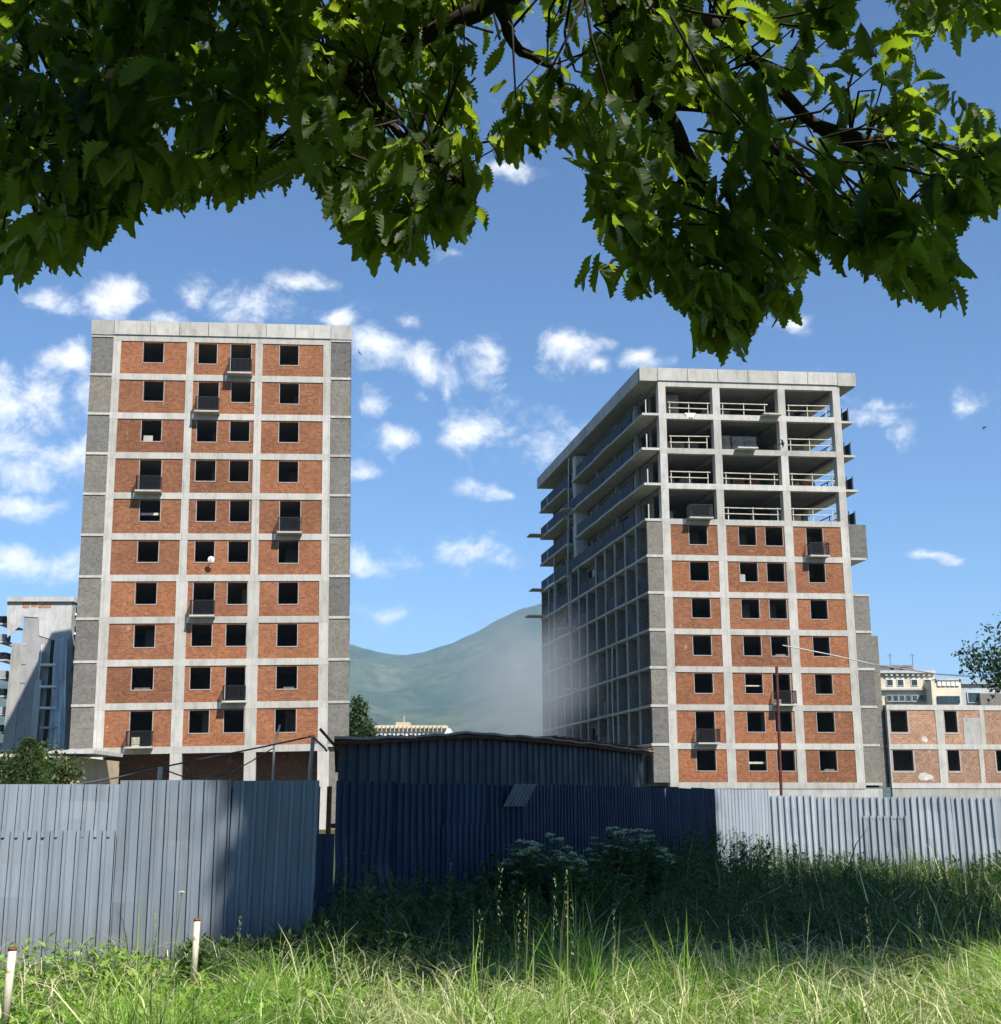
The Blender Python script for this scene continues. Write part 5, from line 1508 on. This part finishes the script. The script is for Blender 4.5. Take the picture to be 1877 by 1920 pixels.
        for q in range(nl):
            a = 2 * math.pi * (q + r_.uniform(-.3, .3)) / nl
            e1 = unit(np.cross(ax, [0.3, 0.8, 0.2])); e2 = np.cross(ax, e1)
            sp = r_.uniform(.35, 1.35)
            d = ax * 0.9 + (e1 * math.cos(a) + e2 * math.sin(a)) * sp + np.array([0, 0, -.35 * r_.uniform(0, 1)])
            P.append(c + r_.normal(0, .018, 3) - ax * r_.uniform(0, .07)); D.append(d)
            U.append(ax * -0.6 + np.array([0, 0, 0.9]) + r_.normal(0, .35, 3)); L.append(r_.uniform(.058, .132)); K.append(r_.integers(0, nvar)); CI.append(ci)
    P, D, U, L, K = map(np.array, (P, D, U, L, K))
    Wd = L * r_.uniform(.48, .66, len(L))
    holes = [(1337, 22, 15), (1340, 54, 11), (1481, 79, 19), (1546, 108, 19), (1488, 195, 24), (1297, 231, 30), (1701, 335, 17), (1703, 360, 15), (1503, 267, 15), (1522, 268, 12), (1510, 320, 12), (1387, 115, 16), (1456, 112, 12), (1234, 209, 10),
             (1593, 249, 10), (269, 90, 9), (404, 30, 11), (433, 45, 9), (336, 191, 13), (506, 242, 12), (119, 314, 12), (164, 331, 12), (329, 245, 9), (897, 147, 12), (920, 205, 16), (887, 61, 13), (1000, 58, 17), (1000, 82, 14), (960, 95, 12), (1095, 60, 14),
             (1205, 100, 10), (1420, 60, 12), (1620, 130, 12), (70, 120, 9), (60, 250, 9), (40, 400, 10), (75, 440, 9), (1110, 150, 8), (1350, 300, 9), (1580, 330, 8), (1240, 520, 10), (640, 60, 8), (720, 130, 7), (830, 175, 8)]
    Dn = unit(D); Sn = unit(np.cross(Dn, U))
    okl = np.ones(len(P), bool)
    cpx, spx = math.cos(PITCH), math.sin(PITCH)
    def prj(q):
        rel = q - np.array([0, 0, EYE]); zc = rel[:, 1] * cpx + rel[:, 2] * spx; yc = -rel[:, 1] * spx + rel[:, 2] * cpx
        return 938.5 + F * rel[:, 0] / zc, 960 - F * yc / zc
    for a_, b_ in ((0.1, 0), (0.5, 0), (1.12, 0), (0.6, .5), (0.6, -.5), (.9, .3), (.9, -.3)):
        qx, qy = prj(P + Dn * (a_ * L)[:, None] + Sn * (b_ * Wd)[:, None])
        lim = np.interp(qx, ox, oy)
        okl &= (qy < lim + 13) | ((np.abs(qx - 1128) < 80) & (qy < 590) & (qy > 430))
        for hx, hy, hr in holes: okl &= (qx - hx) ** 2 + (qy - hy) ** 2 > hr ** 2
        okl &= ~np.array([inpoly(x_, y_, gap) for x_, y_ in zip(qx, qy)])
    CI0 = np.array(CI); CI = CI0[okl]; cnt = np.bincount(CI, minlength=len(twigs)); 
    def twig_in(t_):
        qx, qy = prj(np.array(t_)); lm = np.interp(qx, ox, oy) - 32
        if abs(qx[-1] - 1128) < 40 and qy[-1] > 440: return True
        if ((qx > 1640) & (qy < 300)).any() and any(inpoly(x_, y_, [(1590, -40), (1900, -40), (1900, 260), (1800, 190), (1640, 60)]) for x_, y_ in zip(qx, qy)): return False
        return bool((qy < lm).all())
    twigs = [t_ for t_, c_ in zip(twigs, cnt) if c_ >= 5 and twig_in(t_)]
    twigs = twigs[::2]
    tsn = np.array(tuple(TO_SUN))
    for (x, y, dpt, rad) in ((850, 320, 3.0, .26), (820, 260, 3.1, .22), (905, 380, 3.05, .12), (770, 200, 3.15, .16), (1420, 520, 3.6, .26), (1370, 580, 3.6, .22), (1070, 40, 3.3, .26), (960, 70, 3.3, .15), (1800, 300, 3.6, .07), (330, 365, 3.1, .08), (680, 430, 3.3, .12), (80, 160, 2.9, .10), (1800, 540, 3.6, .10), (1480, 570, 3.65, .12), (1180, 480, 3.6, .10)):
        rel = P - np.array(tuple(atY(x, y, dpt))); tt_ = rel @ tsn
        okl &= ~((np.linalg.norm(rel - tt_[:, None] * tsn, axis=1) < rad) & (tt_ > 0.10))
    CI = np.array(CI0)[okl]
    P, D, U, L, K, Wd = P[okl], D[okl], U[okl], L[okl], K[okl], Wd[okl]
    P = P + unit(D) * (0.16 * L)[:, None]
    # which leaves show largest: nearest, in frame, towards the camera
    cp, sp_ = math.cos(PITCH), math.sin(PITCH)
    def project(q):
        rel = q - np.array([0, 0, EYE]); zc = rel[:, 1] * cp + rel[:, 2] * sp_; yc = -rel[:, 1] * sp_ + rel[:, 2] * cp
        return 938.5 + F * rel[:, 0] / zc, 960 - F * yc / zc, zc
    px, py, zc = project(P + D * 0.05)
    vis = (px > 10) & (px < 1867) & (py > 8) & (py < 700)
    order = np.lexsort((zc,)); order = [i for i in order if vis[i]]
    # front-most leaves: greedy by screen cells so that the singled-out leaves are really seen
    chosen, cell = [], {}
    for i in order:
        key = (int(px[i] // 42), int(py[i] // 42))
        if cell.get(key, 0) < 1:
            cell[key] = 1; chosen.append(i)
        if len(chosen) >= 296: break
    chs = set(chosen)
    datas = []
    for v in range(nvar):
        tv, tf = temps[v]; me = bpy.data.meshes.new('leaf'); me.from_pydata([tuple(q) for q in tv], [], [tuple(q) for q in tf]); me.materials.append(M['oak']); datas.append(me)
    Du = unit(D); Sd = unit(np.cross(Du, U)); Uo = np.cross(Sd, Du)
    for i in chosen:
        o = bpy.data.objects.new('leaf', datas[K[i]]); COL.objects.link(o); o.parent = root
        m = Matrix.Identity(4)
        for r in range(3):
            m[r][0] = Du[i][r] * L[i]; m[r][1] = Sd[i][r] * Wd[i]; m[r][2] = Uo[i][r] * L[i]; m[r][3] = P[i][r] - W0[r]
        o.matrix_local = m
    rest = np.array([i for i in range(len(P)) if i not in chs])
    Vs, Ts, off = [], [], 0
    for v in range(nvar):
        ii = rest[K[rest] == v]
        V, T = leaves(P[ii] - W0, D[ii], U[ii], L[ii], Wd[ii], temps[v]); Vs.append(V); Ts.append(T + off); off += len(V)
    # upper crown above the picture: shades the hanging leaves, with a few gaps for sun flecks
    n = 44000
    c0 = np.array([1.6, -1.6, 7.6]); d = unit(r_.normal(0, 1, (n, 3))) * (r_.uniform(0, 1, (n, 1)) ** .4)
    Q = c0 + d * np.array([5.6, 4.3, 2.9])
    qx, qy, qz = project(Q)
    okq = ~((qz > 0.3) & (qx > -60) & (qx < 1940) & (qy > -60)) & (np.linalg.norm(Q - np.array([0, 0, EYE]), axis=1) > 1.5)
    # shadow on the meadow must stay nearer than the frame's lit grass
    ts = np.array(tuple(TO_SUN)); gy = Q[:, 1] - ts[1] / ts[2] * (Q[:, 2] - 0.4)
    okq &= gy < 6.6
    # sun gaps: rays through these hanging clusters stay clear
    for (x, y, dpt, rad) in ((850, 310, 3.1, .34), (760, 230, 3.2, .22), (1420, 510, 3.7, .30), (1070, 30, 3.3, .30), (1330, 620, 3.7, .22), (960, 60, 3.3, .22), (330, 360, 3.2, .12), (1800, 300, 3.6, .12), (70, 160, 3.0, .16), (1800, 540, 3.7, .16), (640, 420, 3.4, .15), (1290, 470, 3.6, .22), (560, 60, 3.2, .16), (700, 180, 3.2, .2), (880, 400, 3.1, .2), (1480, 560, 3.7, .2), (1120, 120, 3.4, .2), (1190, 520, 3.6, .2), (1560, 420, 3.7, .14), (1240, 300, 3.5, .14), (950, 250, 3.4, .2)):
        g = np.array(tuple(atY(x, y, dpt))); rel = Q - g; tt_ = rel @ ts; dist = np.linalg.norm(rel - tt_[:, None] * ts, axis=1)
        okq &= ~((dist < rad * 2.0) & (tt_ > 0))
    Q = Q[okq]; n = len(Q)
    Dq = r_.normal(0, 1, (n, 3)); Dq[:, 2] *= .5; Lq = r_.uniform(.12, .2, n)
    V, T = leaves(Q - W0, Dq, np.tile([0, 0, 1.0], (n, 1)) + r_.normal(0, .4, (n, 3)), Lq, Lq * .7, lowt[0]); Vs.append(V); Ts.append(T + off)
    f = tri_mesh('foliage', np.concatenate(Vs), np.concatenate(Ts), M['oak'], None, root); tag(f, kind='stuff')
    tw = MB()
    for s, mid, c in twigs: tw.tube([Vector(s) - base, Vector(mid) - base, Vector(c) - base], [0.005, 0.004, 0.0025], 4)
    tag(tw.build('twigs', 'bark', root, True), kind='stuff')
oak_tree()

# tall trees behind the camera to the right: their crowns throw the shade over the fence
def shade_tree(label, d_perp, s_along, r_perp, r_along, hc, seed, n):
    r_ = np.random.default_rng(seed)
    az = np.array([math.sin(SUN_AZ), math.cos(SUN_AZ)]); along = -az; perp = np.array([along[1], -along[0]])
    g = perp * d_perp + along * s_along                      # where the middle of the shadow falls
    k = (hc - 0.6) / math.tan(SUN_EL)
    c = g + az * k
    t = thing('tall_tree', label, 'tree', (c[0], c[1], 0), group='tall trees behind the viewpoint')
    MB().tube([(0, 0, -.2), (.2, .1, hc * .4), (0, 0, hc), (.1, .1, hc + 3)], [.5, .36, .2, .05], 10).build('trunk', 'bark', t, True)
    d = r_.uniform(-1, 1, (n * 2, 3)); d = d[(d[:, 0] ** 4 + d[:, 1] ** 4) < 1][:n]; n = len(d)
    loc = np.concatenate([(perp[None] * (d[:, :1] * r_perp) + along[None] * (d[:, 1:2] * r_along)), hc + d[:, 2:] * 2.2], 1)
    D = r_.normal(0, 1, (n, 3)); L = r_.uniform(.3, .55, n)
    V, T = leaves(loc, D, np.tile([0, 0, 1.0], (n, 1)) + r_.normal(0, .6, (n, 3)), L, L * .75, oak_template(5, False, .2, .3, 3))
    tri_mesh('crown', V, T, 'foliage', colours(n, 19, (.05, .085, .025), .3, r_), t)
shade_tree('tall tree right of the viewpoint, the nearer of two', 10.65, 13.9, 5.4, 5.2, 21, 31, 14000)
shade_tree('tall tree right of the viewpoint, the farther of two', 14.9, 19.4, 4.8, 6.0, 22, 32, 11000)

def sky_block_trees():  # unseen row added to block sky light from the shaded fence
    r_ = np.random.default_rng(77); n = 5200
    d = unit(r_.normal(0, 1, (n, 3))) * r_.uniform(0, 1, (n, 1)) ** .4
    loc = d * np.array([4.2, 3.6, 5.2]) + np.array([0, 0, 8.2]) + r_.normal(0, .3, (n, 3))
    L = r_.uniform(.3, .6, n)
    V, T = leaves(loc, r_.normal(0, 1, (n, 3)), np.tile([0, 0, 1.0], (n, 1)) + r_.normal(0, .6, (n, 3)), L, L * .75, DIAMOND)
    first = None
    for i, (x, y, w) in enumerate(((-26, -6, 'leftmost'), (-18, -11, 'second from left'), (-9.5, -14, 'middle'), (-1.5, -16, 'second from right'), (7.5, -18, 'rightmost'))):
        t = thing('sky_block_tree', 'unseen tree added behind the viewpoint to dim sky light, ' + w + ' of five', 'tree', (x, y, 0), (0, 0, i * 1.3), 'unseen trees added to dim the sky light')
        if first is None:
            a = MB().tube([(0, 0, -.2), (.1, .05, 3), (0, 0, 8), (.1, 0, 12)], [.3, .24, .14, .03], 9).build('trunk', 'bark', t, True)
            b = tri_mesh('crown', V, T, 'foliage', colours(n, 5, (.05, .085, .025), .3, r_), t); first = (a, b)
        else:
            for q in first:
                c = q.copy(); COL.objects.link(c); c.parent = t
sky_block_trees()

# ------------------------------------------------------------------ haze
def haze():
    m = bpy.data.materials.new('air haze'); m.use_nodes = True; nt = m.node_tree; nt.nodes.clear()
    o = N(nt, 'ShaderNodeOutputMaterial'); v = N(nt, 'ShaderNodeVolumePrincipled')
    v.inputs['Color'].default_value = (0.52, 0.78, 1.0, 1); v.inputs['Density'].default_value = HAZE; v.inputs['Anisotropy'].default_value = 0.0
    nt.links.new(v.outputs[0], o.inputs['Volume'])
    b = MB().box(-9500, 9500, -9500, 9500, -8.0, 800.0).build('haze', m); tag(b, 'thin blue haze in the air', kind='stuff')
HAZE = 0.00012
haze()
